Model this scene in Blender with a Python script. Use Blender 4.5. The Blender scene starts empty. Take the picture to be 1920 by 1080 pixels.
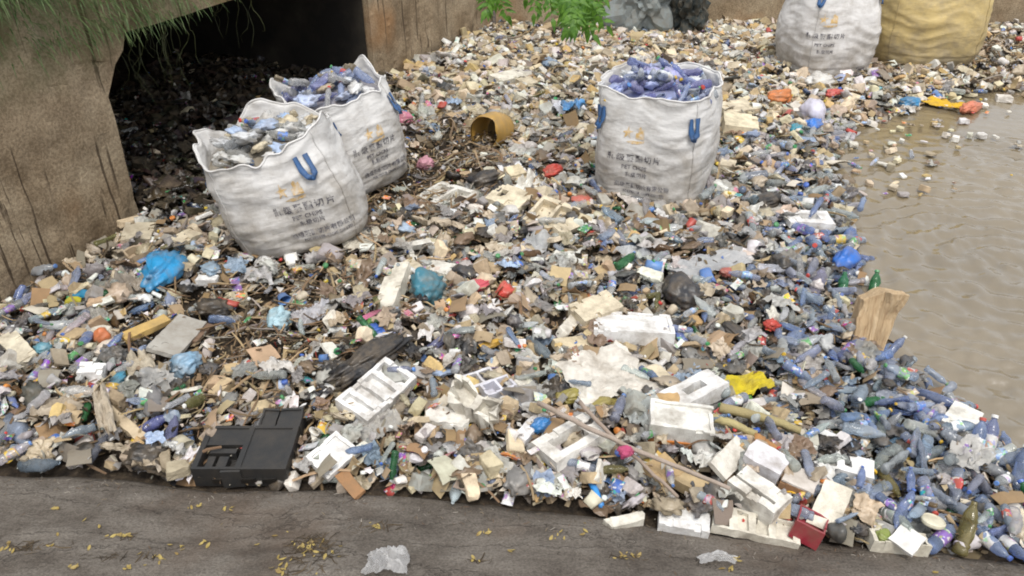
import bpy, bmesh, math, random
import numpy as np
from mathutils import Vector, Matrix, Euler, noise as mn

R = math.radians
rng = random.Random(7)
nrng = np.random.default_rng(7)
scene = bpy.context.scene
C = scene.collection

# ------------------------------------------------------------------ camera, sky, sun, exposure
CAM_H, PITCH, F = 2.96, R(32), 1450.0
cam_d = bpy.data.cameras.new("camera")
cam = bpy.data.objects.new("camera", cam_d)
C.objects.link(cam)
cam.location = (0, 0, CAM_H)
cam.rotation_euler = (R(90) - PITCH, 0, 0)
cam_d.sensor_width = 36.0
cam_d.lens = 36.0 * F / 1920.0
cam_d.clip_start = 0.05
cam_d.clip_end = 500
scene.camera = cam

SUN_EL, SUN_AZ = R(66), R(172)          # azimuth clockwise from +Y
world = bpy.data.worlds.new("World")
scene.world = world
world.use_nodes = True
wn, wl = world.node_tree.nodes, world.node_tree.links
sky = wn.new("ShaderNodeTexSky")
sky.sky_type = 'NISHITA'
sky.sun_disc = False
sky.sun_elevation = SUN_EL
sky.sun_rotation = SUN_AZ
sky.air_density = 1.0
sky.dust_density = 4.0
hs = wn.new("ShaderNodeHueSaturation")
hs.inputs["Saturation"].default_value = 0.22
wl.new(sky.outputs[0], hs.inputs["Color"])
veil = wn.new("ShaderNodeMix")                     # thin bright overcast
veil.data_type = 'RGBA'
veil.inputs[0].default_value = 0.4
veil.inputs[7].default_value = (6.6, 6.8, 7.2, 1)
wl.new(hs.outputs[0], veil.inputs[6])
wl.new(veil.outputs[2], wn["Background"].inputs[0])
wn["Background"].inputs[1].default_value = 0.15
sun_d = bpy.data.lights.new("sun", 'SUN')
sun_d.energy = 1.25
sun_d.angle = R(16)
sun_d.color = (1.0, 0.95, 0.86)
sun = bpy.data.objects.new("sun", sun_d)
C.objects.link(sun)
sv = Vector((math.sin(SUN_AZ) * math.cos(SUN_EL), math.cos(SUN_AZ) * math.cos(SUN_EL), math.sin(SUN_EL)))
sun.rotation_euler = sv.to_track_quat('Z', 'Y').to_euler()
scene.view_settings.view_transform = 'Standard'
scene.view_settings.look = 'None'
scene.view_settings.gamma = 1
scene.view_settings.exposure = 0.42
scene.render.engine = 'CYCLES'
scene.cycles.use_denoising = True
scene.cycles.filter_width = 1.9
scene.cycles.max_bounces = 4
scene.cycles.transparent_max_bounces = 8

# ------------------------------------------------------------------ helpers
CS, SN = math.cos(PITCH), math.sin(PITCH)


def at(u, v, z=0.0):
    """the point of the level z that shows at pixel (u, v) of the 1920 x 1080 photograph"""
    x, y = (u - 960) / F, -(v - 540) / F
    d = Vector((x, CS + y * SN, -SN + y * CS))
    return Vector((0, 0, CAM_H)) + d * ((z - CAM_H) / d.z)


def depth(p):
    return p[1] * CS - (p[2] - CAM_H) * SN


def pxm(p):
    return F / depth(p)


def mesh_np(name, V, T, col=None, smooth=False):
    V = np.asarray(V, np.float32)
    T = np.asarray(T, np.int32)
    me = bpy.data.meshes.new(name)
    me.vertices.add(len(V))
    me.vertices.foreach_set("co", V.ravel())
    n = len(T)
    me.loops.add(n * 3)
    me.loops.foreach_set("vertex_index", T.ravel())
    me.polygons.add(n)
    me.polygons.foreach_set("loop_start", np.arange(0, n * 3, 3, dtype=np.int32))
    me.polygons.foreach_set("loop_total", np.full(n, 3, np.int32))
    me.update(calc_edges=True)
    me.validate()
    if col is not None:
        a = me.color_attributes.new("tint", 'FLOAT_COLOR', 'POINT')
        a.data.foreach_set("color", np.asarray(col, np.float32).ravel())
    me.polygons.foreach_set("use_smooth", np.full(len(me.polygons), bool(smooth)))
    return me


def mesh_pd(name, V, Fc, smooth=False):
    me = bpy.data.meshes.new(name)
    me.from_pydata([tuple(v) for v in V], [], Fc)
    me.update()
    if smooth:
        me.polygons.foreach_set("use_smooth", np.full(len(me.polygons), True))
    return me


def obj(name, me, mat=None, parent=None, loc=None, rot=None, scale=None, color=None):
    o = bpy.data.objects.new(name, me)
    C.objects.link(o)
    if mat is not None and me is not None and not me.materials:
        me.materials.append(mat)
    if parent is not None:
        o.parent = parent
    if loc is not None:
        o.location = loc
    if rot is not None:
        o.rotation_euler = rot
    if scale is not None:
        o.scale = scale if hasattr(scale, "__len__") else (scale,) * 3
    if color is not None:
        o.color = (*color[:3], 1)
    return o


def tag(o, label, cat, group=None, kind=None):
    if label:
        o["label"] = label
    if cat:
        o["category"] = cat
    if group:
        o["group"] = group
    o["kind"] = kind or "thing"
    return o


def struct(name, me, mat, label=None):
    o = obj(name, me, mat)
    o["kind"] = "structure"
    if label:
        o["label"] = label
    return o


def stuff(name, me, mat, label, cat):
    return tag(obj(name, me, mat), label, cat, kind="stuff")


def nz(x, y, z=0.0):
    return mn.noise(Vector((x, y, z)))


def fbm(x, y, z=0.0, oct=3):
    s, a = 0.0, 1.0
    for _ in range(oct):
        s += a * mn.noise(Vector((x, y, z)))
        x *= 2.03; y *= 2.03; z *= 2.03; a *= 0.5
    return s


# ------------------------------------------------------------------ materials
def new_mat(name):
    m = bpy.data.materials.new(name)
    m.use_nodes = True
    return m, m.node_tree.nodes, m.node_tree.links, m.node_tree.nodes["Principled BSDF"]


def n_noise(n, l, scale, detail=4, vec=None, rough=0.6):
    t = n.new("ShaderNodeTexNoise")
    t.inputs["Scale"].default_value = scale
    t.inputs["Detail"].default_value = detail
    t.inputs["Roughness"].default_value = rough
    if vec is not None:
        l.new(vec, t.inputs["Vector"])
    return t


def n_ramp(n, l, fac, stops):
    r = n.new("ShaderNodeValToRGB")
    e = r.color_ramp.elements
    while len(e) < len(stops):
        e.new(0.5)
    for k, (p, c) in enumerate(stops):
        e[k].position = p
        e[k].color = (*c, 1) if len(c) == 3 else c
    l.new(fac, r.inputs[0])
    return r


def n_mix(n, l, fac, a, b, mode='MIX'):
    m = n.new("ShaderNodeMix")
    m.data_type = 'RGBA'
    m.blend_type = mode
    for sock, val in ((m.inputs[0], fac), (m.inputs[6], a), (m.inputs[7], b)):
        if hasattr(val, "is_linked") or hasattr(val, "links"):
            l.new(val, sock)
        elif isinstance(val, (int, float)):
            sock.default_value = val
        else:
            sock.default_value = (*val, 1) if len(val) == 3 else val
    return m.outputs[2]


def n_bump(n, l, height, strength, dist, bsdf):
    b = n.new("ShaderNodeBump")
    b.inputs["Strength"].default_value = strength
    b.inputs["Distance"].default_value = dist
    l.new(height, b.inputs["Height"])
    l.new(b.outputs[0], bsdf.inputs["Normal"])
    return b


def item_mat(name, src, rough, dirt=0.4, dirt_scale=9.0, bump=0.3, bump_scale=60.0, clear=0.0, spec=0.5, dirt_col=(0.19, 0.145, 0.095), printed=0.0):
    """litter surface: colour of the piece (object colour or its own tint), grime, fine relief, see-through share"""
    m, n, l, b = new_mat(name)
    if src == "obj":
        c = n.new("ShaderNodeObjectInfo").outputs["Color"]
    else:
        a = n.new("ShaderNodeAttribute")
        a.attribute_name = "tint"
        c = a.outputs["Color"]
    pos = n.new("ShaderNodeNewGeometry").outputs["Position"]
    if printed:
        vo = n.new("ShaderNodeTexVoronoi"); vo.inputs["Scale"].default_value = 34
        l.new(pos, vo.inputs["Vector"])
        hv = n.new("ShaderNodeHueSaturation"); hv.inputs["Saturation"].default_value = 1.3; hv.inputs["Value"].default_value = 0.75
        l.new(vo.outputs["Color"], hv.inputs["Color"])
        wh = n_noise(n, l, 26, 2, pos)
        pm = n_ramp(n, l, wh.outputs[0], [(0.54, (0, 0, 0)), (0.57, (printed,) * 3)]).outputs[0]
        c = n_mix(n, l, pm, c, hv.outputs[0])
        w2 = n_noise(n, l, 40, 1, pos)
        pw = n_ramp(n, l, w2.outputs[0], [(0.60, (0, 0, 0)), (0.62, (0.85, 0.85, 0.85))]).outputs[0]
        c = n_mix(n, l, pw, c, (0.72, 0.71, 0.68))
    t1 = n_noise(n, l, dirt_scale, 6, pos, 0.68)
    f = n_ramp(n, l, t1.outputs[0], [(0.41, (0, 0, 0)), (0.70, (1, 1, 1))]).outputs[0]
    mu = n.new("ShaderNodeMath"); mu.operation = 'MULTIPLY'
    l.new(f, mu.inputs[0]); mu.inputs[1].default_value = dirt
    c2 = n_mix(n, l, mu.outputs[0], c, dirt_col)
    t2 = n_noise(n, l, bump_scale, 3, pos)
    l.new(c2, b.inputs["Base Color"])
    b.inputs["Roughness"].default_value = rough
    b.inputs["Specular IOR Level"].default_value = spec
    if bump:
        n_bump(n, l, t2.outputs[0], bump, 0.01, b)
    if clear:
        tr = n.new("ShaderNodeBsdfTransparent")
        tint = n_mix(n, l, 0.7, (1, 1, 1), c)
        l.new(tint, tr.inputs[0])
        mx = n.new("ShaderNodeMixShader")
        fr = n.new("ShaderNodeFresnel")
        fr.inputs[0].default_value = 1.45
        s = n.new("ShaderNodeMath"); s.operation = 'ADD'; s.use_clamp = True
        l.new(fr.outputs[0], s.inputs[0]); s.inputs[1].default_value = 1 - clear
        s2 = n.new("ShaderNodeMath"); s2.operation = 'ADD'; s2.use_clamp = True
        l.new(s.outputs[0], s2.inputs[0]); l.new(mu.outputs[0], s2.inputs[1])
        l.new(s2.outputs[0], mx.inputs[0])
        l.new(tr.outputs[0], mx.inputs[1])
        l.new(b.outputs[0], mx.inputs[2])
        l.new(mx.outputs[0], n["Material Output"].inputs[0])
    return m


M = {}
for s in ("obj", "attr"):
    M["foam_" + s] = item_mat("foam_" + s, s, 0.85, dirt=0.68, bump=0.5, bump_scale=140, spec=0.2)
    M["hard_" + s] = item_mat("hard_plastic_" + s, s, 0.38, dirt=0.5, bump=0.12)
    M["pet_" + s] = item_mat("bottle_plastic_" + s, s, 0.12, dirt=0.3, bump=0.35, bump_scale=22, clear=0.80, spec=1.0)
    M["film_" + s] = item_mat("film_" + s, s, 0.32, dirt=0.62, bump=0.5, bump_scale=45)
    M["clear_" + s] = item_mat("clear_film_" + s, s, 0.22, dirt=0.35, bump=0.5, bump_scale=40, clear=0.58)
    M["wrap_" + s] = item_mat("printed_wrap_" + s, s, 0.35, dirt=0.45, bump=0.4, bump_scale=45, printed=0.6)
    M["thin_" + s] = item_mat("thin_film_" + s, s, 0.18, dirt=0.12, bump=0.5, bump_scale=40, clear=0.78, spec=0.8)
    M["card_" + s] = item_mat("cardboard_" + s, s, 0.9, dirt=0.5, bump=0.4, spec=0.15)
    M["wood_" + s] = item_mat("wood_" + s, s, 0.85, dirt=0.5, bump=0.5, bump_scale=90, spec=0.15)
    M["cloth_" + s] = item_mat("cloth_" + s, s, 0.95, dirt=0.5, bump=0.5, bump_scale=200, spec=0.1)


def const_mat(name, col, rough=0.7, **k):
    m, n, l, b = new_mat(name)
    b.inputs["Base Color"].default_value = (*col, 1)
    b.inputs["Roughness"].default_value = rough
    return m


def wall_mat(name, warm=1.0, streaks=True, moss=0.6):
    m, n, l, b = new_mat(name)
    geo = n.new("ShaderNodeNewGeometry").outputs["Position"]
    base = n_noise(n, l, 1.1, 7, geo, 0.62)
    c = n_ramp(n, l, base.outputs[0], [(0.28, (0.26, 0.195, 0.125)), (0.45, (0.40, 0.31, 0.205)), (0.6, (0.48, 0.39, 0.27)), (0.78, (0.45, 0.41, 0.34))]).outputs[0]
    sp = n.new("ShaderNodeTexVoronoi"); sp.inputs["Scale"].default_value = 62
    l.new(geo, sp.inputs["Vector"])
    spk = n_noise(n, l, 48, 3, geo, 0.8)
    dark = n_ramp(n, l, spk.outputs[0], [(0.42, (0.30, 0.27, 0.24)), (0.58, (1, 1, 1))]).outputs[0]
    c = n_mix(n, l, 0.5, c, dark, 'MULTIPLY')
    big = n_noise(n, l, 2.6, 8, geo, 0.7)
    c = n_mix(n, l, 0.7, c, n_ramp(n, l, big.outputs[0], [(0.35, (0.5, 0.46, 0.42)), (0.6, (1.05, 1.05, 1.05))]).outputs[0], 'MULTIPLY')
    orange = n_noise(n, l, 0.75, 4, geo, 0.5)
    of = n_ramp(n, l, orange.outputs[0], [(0.56, (0, 0, 0)), (0.68, (0.55, 0.55, 0.55))]).outputs[0]
    c = n_mix(n, l, of, c, (0.34, 0.17, 0.065))
    h = spk.outputs[0]
    if streaks:
        mp = n.new("ShaderNodeMapping"); mp.inputs["Scale"].default_value = (22.0, 22.0, 0.5)
        l.new(geo, mp.inputs["Vector"])
        st = n_noise(n, l, 1.0, 4, mp.outputs[0], 0.55)
        sf = n_ramp(n, l, st.outputs[0], [(0.35, (0.85, 0.85, 0.85)), (0.40, (0, 0, 0))]).outputs[0]
        c = n_mix(n, l, sf, c, (0.055, 0.038, 0.025))
    if moss:
        sx = n.new("ShaderNodeSeparateXYZ"); l.new(geo, sx.inputs[0])
        mr = n.new("ShaderNodeMapRange"); mr.inputs[1].default_value = 0.75; mr.inputs[2].default_value = 1.75
        l.new(sx.outputs[2], mr.inputs[0])
        mo = n_noise(n, l, 3.2, 6, geo, 0.7)
        mu = n.new("ShaderNodeMath"); mu.operation = 'MULTIPLY'
        l.new(mr.outputs[0], mu.inputs[0]); l.new(mo.outputs[0], mu.inputs[1])
        mf = n_ramp(n, l, mu.outputs[0], [(0.22, (0, 0, 0)), (0.52, (moss, moss, moss))]).outputs[0]
        c = n_mix(n, l, mf, c, (0.075, 0.085, 0.03))
    l.new(c, b.inputs["Base Color"])
    b.inputs["Roughness"].default_value = 0.92
    b.inputs["Specular IOR Level"].default_value = 0.2
    n_bump(n, l, h, 0.45, 0.02, b)
    return m


M["wall"] = wall_mat("streaked_concrete")
M["wall_plain"] = wall_mat("weathered_concrete", streaks=False, moss=0.3)
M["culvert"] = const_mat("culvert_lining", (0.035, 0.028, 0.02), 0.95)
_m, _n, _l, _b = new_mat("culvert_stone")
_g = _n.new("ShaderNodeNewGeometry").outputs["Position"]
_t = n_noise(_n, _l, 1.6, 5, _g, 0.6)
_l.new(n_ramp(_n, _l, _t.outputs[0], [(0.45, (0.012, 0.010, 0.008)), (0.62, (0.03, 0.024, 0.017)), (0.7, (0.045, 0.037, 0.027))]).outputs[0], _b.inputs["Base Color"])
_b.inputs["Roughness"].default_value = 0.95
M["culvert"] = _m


def apron_mat():
    m, n, l, b = new_mat("apron_concrete")
    geo = n.new("ShaderNodeNewGeometry").outputs["Position"]
    mp = n.new("ShaderNodeMapping"); mp.inputs["Scale"].default_value = (1.0, 3.2, 3.2); mp.inputs["Rotation"].default_value = (0, 0, R(-14))
    l.new(geo, mp.inputs["Vector"])
    a = n_noise(n, l, 1.3, 8, mp.outputs[0], 0.62)
    c = n_ramp(n, l, a.outputs[0], [(0.30, (0.105, 0.090, 0.076)), (0.48, (0.168, 0.149, 0.129)), (0.62, (0.205, 0.185, 0.162)), (0.78, (0.25, 0.228, 0.20))]).outputs[0]
    sp = n_noise(n, l, 90, 3, geo, 0.7)
    c = n_mix(n, l, 0.75, c, n_ramp(n, l, sp.outputs[0], [(0.35, (0.5, 0.48, 0.45)), (0.62, (1.2, 1.18, 1.15))]).outputs[0], 'MULTIPLY')
    damp = n_noise(n, l, 2.2, 7, geo, 0.7)
    c = n_mix(n, l, 0.8, c, n_ramp(n, l, damp.outputs[0], [(0.40, (0.55, 0.52, 0.5)), (0.56, (1.05, 1.05, 1.05))]).outputs[0], 'MULTIPLY')
    red = n_noise(n, l, 1.0, 5, geo, 0.6)
    c = n_mix(n, l, n_ramp(n, l, red.outputs[0], [(0.52, (0, 0, 0)), (0.7, (0.55, 0.55, 0.55))]).outputs[0], c, (0.13, 0.085, 0.055))
    w = n.new("ShaderNodeMapping"); w.inputs["Scale"].default_value = (0.8, 4.5, 4.5); w.inputs["Rotation"].default_value = (0, 0, R(-17))
    l.new(geo, w.inputs["Vector"])
    ck = n.new("ShaderNodeTexVoronoi"); ck.feature = 'DISTANCE_TO_EDGE'; ck.inputs["Scale"].default_value = 0.8
    wob = n_noise(n, l, 3.0, 5, geo, 0.7)
    wv = n.new("ShaderNodeVectorMath"); wv.operation = 'ADD'
    l.new(w.outputs[0], wv.inputs[0]); l.new(wob.outputs["Color"], wv.inputs[1])
    l.new(wv.outputs[0], ck.inputs["Vector"])
    cf = n_ramp(n, l, ck.outputs["Distance"], [(0.0, (0.22, 0.22, 0.22)), (0.013, (0, 0, 0))]).outputs[0]
    c = n_mix(n, l, cf, c, (0.045, 0.034, 0.026))
    l.new(c, b.inputs["Base Color"])
    b.inputs["Roughness"].default_value = 0.8
    b.inputs["Specular IOR Level"].default_value = 0.3
    add = n.new("ShaderNodeMath"); add.operation = 'SUBTRACT'
    l.new(a.outputs[0], add.inputs[0]); l.new(cf, add.inputs[1])
    add2 = n.new("ShaderNodeMath"); add2.operation = 'MULTIPLY_ADD'
    l.new(sp.outputs[0], add2.inputs[0]); add2.inputs[1].default_value = 0.25; l.new(add.outputs[0], add2.inputs[2])
    n_bump(n, l, add2.outputs[0], 0.8, 0.05, b)
    return m


M["apron"] = apron_mat()


def soil_mat():
    m, n, l, b = new_mat("debris_soil")
    geo = n.new("ShaderNodeNewGeometry").outputs["Position"]
    a = n_noise(n, l, 14, 8, geo, 0.75)
    c = n_ramp(n, l, a.outputs[0], [(0.36, (0.018, 0.013, 0.009)), (0.52, (0.07, 0.05, 0.032)), (0.66, (0.16, 0.12, 0.078)), (0.78, (0.3, 0.25, 0.18))]).outputs[0]
    l.new(c, b.inputs["Base Color"])
    b.inputs["Roughness"].default_value = 0.9
    n_bump(n, l, a.outputs[0], 1.0, 0.05, b)
    return m


M["soil"] = soil_mat()


def water_mat():
    m, n, l, b = new_mat("muddy_water")
    geo = n.new("ShaderNodeNewGeometry").outputs["Position"]
    a = n_noise(n, l, 0.7, 4, geo, 0.55)
    c = n_ramp(n, l, a.outputs[0], [(0.3, (0.165, 0.130, 0.078)), (0.65, (0.21, 0.168, 0.105))]).outputs[0]
    l.new(c, b.inputs["Base Color"])
    b.inputs["Roughness"].default_value = 0.04
    b.inputs["IOR"].default_value = 1.65
    b.inputs["Specular IOR Level"].default_value = 1.0
    r = n_noise(n, l, 9.0, 5, geo, 0.6)
    r.inputs["Distortion"].default_value = 1.2
    n_bump(n, l, r.outputs[0], 0.15, 0.02, b)
    return m


M["water"] = water_mat()


def sack_mat():
    m, n, l, b = new_mat("woven_sack")
    oi = n.new("ShaderNodeObjectInfo").outputs["Color"]
    tc = n.new("ShaderNodeTexCoord").outputs["Object"]
    sx = n.new("ShaderNodeSeparateXYZ"); l.new(tc, sx.inputs[0])
    a = n_noise(n, l, 4.5, 8, tc, 0.7)
    mr = n.new("ShaderNodeMapRange"); mr.inputs[1].default_value = 0.0; mr.inputs[2].default_value = 0.75
    mr.inputs[3].default_value = 0.24; mr.inputs[4].default_value = -0.02
    l.new(sx.outputs[2], mr.inputs[0])
    ad = n.new("ShaderNodeMath"); ad.operation = 'ADD'
    l.new(a.outputs[0], ad.inputs[0]); l.new(mr.outputs[0], ad.inputs[1])
    f = n_ramp(n, l, ad.outputs[0], [(0.44, (0, 0, 0)), (0.82, (0.85, 0.85, 0.85))]).outputs[0]
    c = n_mix(n, l, f, oi, (0.23, 0.195, 0.15))
    l.new(c, b.inputs["Base Color"])
    b.inputs["Roughness"].default_value = 0.5
    b.inputs["Specular IOR Level"].default_value = 0.35
    mp = n.new("ShaderNodeMapping"); mp.inputs["Scale"].default_value = (9, 9, 24)
    l.new(tc, mp.inputs["Vector"])
    w = n_noise(n, l, 1.0, 6, mp.outputs[0], 0.6)
    n_bump(n, l, w.outputs[0], 0.45, 0.02, b)
    return m


M["sack"] = sack_mat()


def print_mat(name, col, wear):
    m, n, l, b = new_mat(name)
    g = n.new("ShaderNodeNewGeometry").outputs["Position"]
    a = n_noise(n, l, 30, 4, g, 0.7)
    f = n_ramp(n, l, a.outputs[0], [(0.42, (0, 0, 0)), (0.7, (wear, wear, wear))]).outputs[0]
    l.new(n_mix(n, l, f, col, (0.6, 0.58, 0.55)), b.inputs["Base Color"])
    b.inputs["Roughness"].default_value = 0.6
    return m


M["ink"] = print_mat("grey_ink", (0.08, 0.075, 0.09), 0.7)
M["ink_orange"] = print_mat("orange_ink", (0.58, 0.38, 0.14), 0.95)
M["strap"] = item_mat("blue_strap", "obj", 0.6, dirt=0.3, bump=0.3, bump_scale=200)


def leaf_mat(name, c1, c2, trans=0.3):
    m, n, l, b = new_mat(name)
    g = n.new("ShaderNodeNewGeometry")
    a = n_noise(n, l, 25, 3, g.outputs["Position"])
    c = n_ramp(n, l, a.outputs[0], [(0.35, c1), (0.65, c2)]).outputs[0]
    l.new(c, b.inputs["Base Color"])
    b.inputs["Roughness"].default_value = 0.5
    tl = n.new("ShaderNodeBsdfTranslucent")
    l.new(c, tl.inputs[0])
    mx = n.new("ShaderNodeMixShader"); mx.inputs[0].default_value = trans
    l.new(b.outputs[0], mx.inputs[1]); l.new(tl.outputs[0], mx.inputs[2])
    l.new(mx.outputs[0], n["Material Output"].inputs[0])
    return m


M["grass"] = leaf_mat("grass_blade", (0.05, 0.11, 0.025), (0.17, 0.23, 0.08))
M["leaf"] = leaf_mat("fresh_leaf", (0.055, 0.15, 0.014), (0.14, 0.29, 0.03), 0.4)
M["root"] = leaf_mat("root_fibre", (0.05, 0.06, 0.02), (0.10, 0.11, 0.04), 0.1)
M["fallen"] = leaf_mat("fallen_leaf", (0.24, 0.16, 0.05), (0.50, 0.39, 0.12), 0.2)
M["bark"] = const_mat("bark", (0.11, 0.085, 0.06), 0.95)

# ------------------------------------------------------------------ the lie of the land
EDGE = [(-9, 3.75), (-5.0, 3.2), (-2.67, 2.90), (-1.63, 2.80), (-0.43, 2.73), (0.95, 2.52), (1.85, 2.41), (2.6, 2.28), (4.0, 1.95), (11, 0.4)]
ex, ey = [p[0] for p in EDGE], [p[1] for p in EDGE]


def edge_y(x):
    return float(np.interp(x, ex, ey)) + 0.035 * nz(x * 1.7, 3.1) + 0.02 * nz(x * 5, 8)


WL = [(1.0, 2.9), (2.3, 2.62), (2.86, 2.72), (3.31, 2.52), (3.75, 2.34), (4.59, 2.42), (5.46, 2.66), (6.3, 2.95), (7.11, 3.15), (8.0, 3.7), (8.7, 4.6), (9.15, 5.7), (9.5, 7.2), (9.75, 9.0), (9.95, 12)]


def water_x(y):
    return float(np.interp(y, [p[0] for p in WL], [p[1] for p in WL])) + 0.10 * nz(y * 1.9, 5.5) + 0.05 * nz(y * 5, 1.5)


WA, WE, WN_ = Vector((-3.04, 5.74, 0)), Vector((0.3655, 0.9308, 0)), Vector((-0.9308, 0.3655, 0))


def wall_st(x, y):
    q = Vector((x, y, 0)) - WA
    return q.dot(WE), q.dot(WN_)


def shore(x, y):
    """about how far inside the heap, away from the open water (m)"""
    return min(water_x(y) - x, 3.0) * (0.9 if y < 8 else 0.6) if y < 9.95 else 2.0


def hz(x, y):
    d = shore(x, y)
    h = max(-0.35, min(0.05, d * 0.22))
    if d > 0:
        k = min(1, d / 0.8)
        h += k * (0.07 * nz(x * 0.9, y * 0.9, 2) + 0.035 * nz(x * 2.6, y * 2.6, 7))
        h -= k * 0.03 * max(0, min(1, (y - 9.5) / 2.5))
    s, t = wall_st(x, y)
    if t > -0.7 and 0 < s < 3.8:
        h += 0.06 * min(1, (t + 0.7) / 0.7)
    elif t > -0.7 and s <= 0:
        h -= 0.06 * min(1, (t + 0.7) / 0.7)
    e = y - edge_y(max(-9, min(11, x)))
    if e < 0.25:
        h = min(h, 0.02)
    return h


def in_heap(x, y, margin=0.0):
    if y < edge_y(x) + 0.02 or y > 12.35:
        return False
    s, t = wall_st(x, y)
    if t > -0.05:
        if not (0.05 < s < 3.75 and t < 5.5):
            return False
    if y < 9.95 and x > water_x(y) + margin:
        return False
    return x < 10


# heap surface under the litter
gx, gy = np.arange(-9, 11.0, 0.075), np.arange(1.9, 12.6, 0.075)
V = [(x, y, hz(x, y) - 0.02 + 0.02 * nz(x * 7, y * 7)) for y in gy for x in gx]
nx = len(gx)
T = []
for j in range(len(gy) - 1):
    for i in range(nx - 1):
        a = j * nx + i
        T += [(a, a + 1, a + nx + 1), (a, a + nx + 1, a + nx)]
struct("ground", mesh_np("ground", V, T, smooth=True), M["soil"])

# the wide land beyond what is in view
struct("terrain", mesh_pd("terrain", [(-60, -60, -0.8), (70, -60, -0.8), (70, 90, -0.8), (-60, 90, -0.8)], [(0, 1, 2, 3)]), M["soil"])

# water: rippled sheet
wx = np.concatenate([np.arange(1.9, 6.6, 0.026), np.arange(6.6, 13.0, 0.07)])
wy = np.arange(0.2, 10.9, 0.026)
X, Y = np.meshgrid(wx, wy)
rc = at(1890, 500)
r1 = np.hypot(X - rc.x, (Y - rc.y) * 1.05)
warp = np.array([[0.22 * nz(x * 0.8, y * 0.8, 4) + 0.08 * nz(x * 2.7, y * 2.7, 1) for x in wx] for y in wy])
amp = np.array([[max(0, 0.5 + 0.9 * nz(x * 0.9 + 9, y * 0.9, 3)) for x in wx] for y in wy])
fine = np.array([[nz(x * 8, y * 12, 6) + 0.5 * nz(x * 15, y * 22, 2) for x in wx] for y in wy])
fade = np.clip((8.3 - Y) / 1.6, 0.12, 1)
Z = 0.0030 * np.sin((r1 + warp) * 31) * np.exp(-r1 * 0.2) + 0.0022 * np.sin((r1 + 1.5 * warp) * 52 + 1.0) * amp * amp
for k_ in range(9):
    th, wlg, ph = (k_ * 0.37 + rng.uniform(0.0, 0.3)), rng.uniform(0.09, 0.3), rng.uniform(0, 6)
    Z += 0.0085 * wlg * np.sin((X * math.cos(th) + Y * math.sin(th) + 2.2 * warp * math.sin(k_ * 1.7 + 1)) * 2 * math.pi / wlg + ph) * np.roll(amp, 37 * k_, axis=0)
Z = (Z + 0.0026 * fine * (0.3 + amp)) * fade * 3.4
V = np.stack([X, Y, Z], -1).reshape(-1, 3)
nx = len(wx)
idx = np.arange(len(wy) * nx).reshape(len(wy), nx)
a, b_, c_, d_ = idx[:-1, :-1].ravel(), idx[:-1, 1:].ravel(), idx[1:, 1:].ravel(), idx[1:, :-1].ravel()
T = np.concatenate([np.stack([a, b_, c_], 1), np.stack([a, c_, d_], 1)])
struct("water", mesh_np("water", V, T, smooth=True), M["water"])

# concrete apron the photographer stands on
V, Fc = [], []
xs = np.arange(-8.5, 10.51, 0.1)
prof = [(0.0, -0.5), (0.0, -0.02), (-0.012, 0.025), (-0.05, 0.045)] + [(-d, 0.045 + 0.36 * (d - 0.05)) for d in np.arange(0.13, 3.2, 0.09)] + [(-3.6, 1.22), (-7.0, 1.25)]
for x in xs:
    y0 = edge_y(x)
    for k, (d, z) in enumerate(prof):
        yy = y0 + d
        bumpz = 0.016 * nz(x * 1.4, yy * 3.5, 5) + 0.008 * nz(x * 5, yy * 9, 2) if k > 2 else 0
        V.append((x, yy, z + bumpz))
m_ = len(prof)
for i in range(len(xs) - 1):
    for k in range(m_ - 1):
        q = i * m_ + k
        Fc.append((q, q + m_, q + m_ + 1, q + 1))
struct("pavement", mesh_pd("pavement", V, Fc, True), M["apron"], "grey brown concrete apron sloping down to the litter")


# culvert: streaked abutment, deck with haunch, pier, lining
def prism(poly, d0, d1, name, jitter=0.0):
    """poly: (s, z) outline in the wall plane, extruded from depth d0 to d1 behind the face"""
    n_ = len(poly)
    V = []
    for d in (d0, d1):
        for s, z in poly:
            p = WA + WE * s + WN_ * d
            V.append((p.x, p.y, z))
    bm = bmesh.new()
    vs = [bm.verts.new(v) for v in V]
    bm.faces.new(vs[:n_])
    bm.faces.new(vs[n_:][::-1])
    for i in range(n_):
        j = (i + 1) % n_
        bm.faces.new((vs[j], vs[i], vs[n_ + i], vs[n_ + j]))
    bmesh.ops.triangulate(bm, faces=bm.faces[:])
    for _ in range(7):
        es = [e for e in bm.edges if e.calc_length() > 0.14]
        if not es:
            break
        if len(bm.faces) > 40000:
            break
        bmesh.ops.subdivide_edges(bm, edges=es, cuts=1)
        bmesh.ops.triangulate(bm, faces=[f for f in bm.faces if len(f.verts) > 3])
    bmesh.ops.recalc_face_normals(bm, faces=bm.faces[:])
    bm.normal_update()
    for v in bm.verts:
        k = jitter * (fbm(v.co.x * 2.2, v.co.y * 2.2, v.co.z * 2.2, 4) - 0.1)
        s, t = wall_st(v.co.x, v.co.y)
        g = abs(mn.noise(Vector((s * 9.0, v.co.z * 0.5, 3)))) # vertical grooves
        k -= 0.014 * max(0, 1 - g / 0.08) if jitter > 0.015 and abs(t) < 0.02 else 0
        v.co += v.normal * k
    me = bpy.data.meshes.new(name)
    bm.to_mesh(me); bm.free()
    return me


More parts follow.
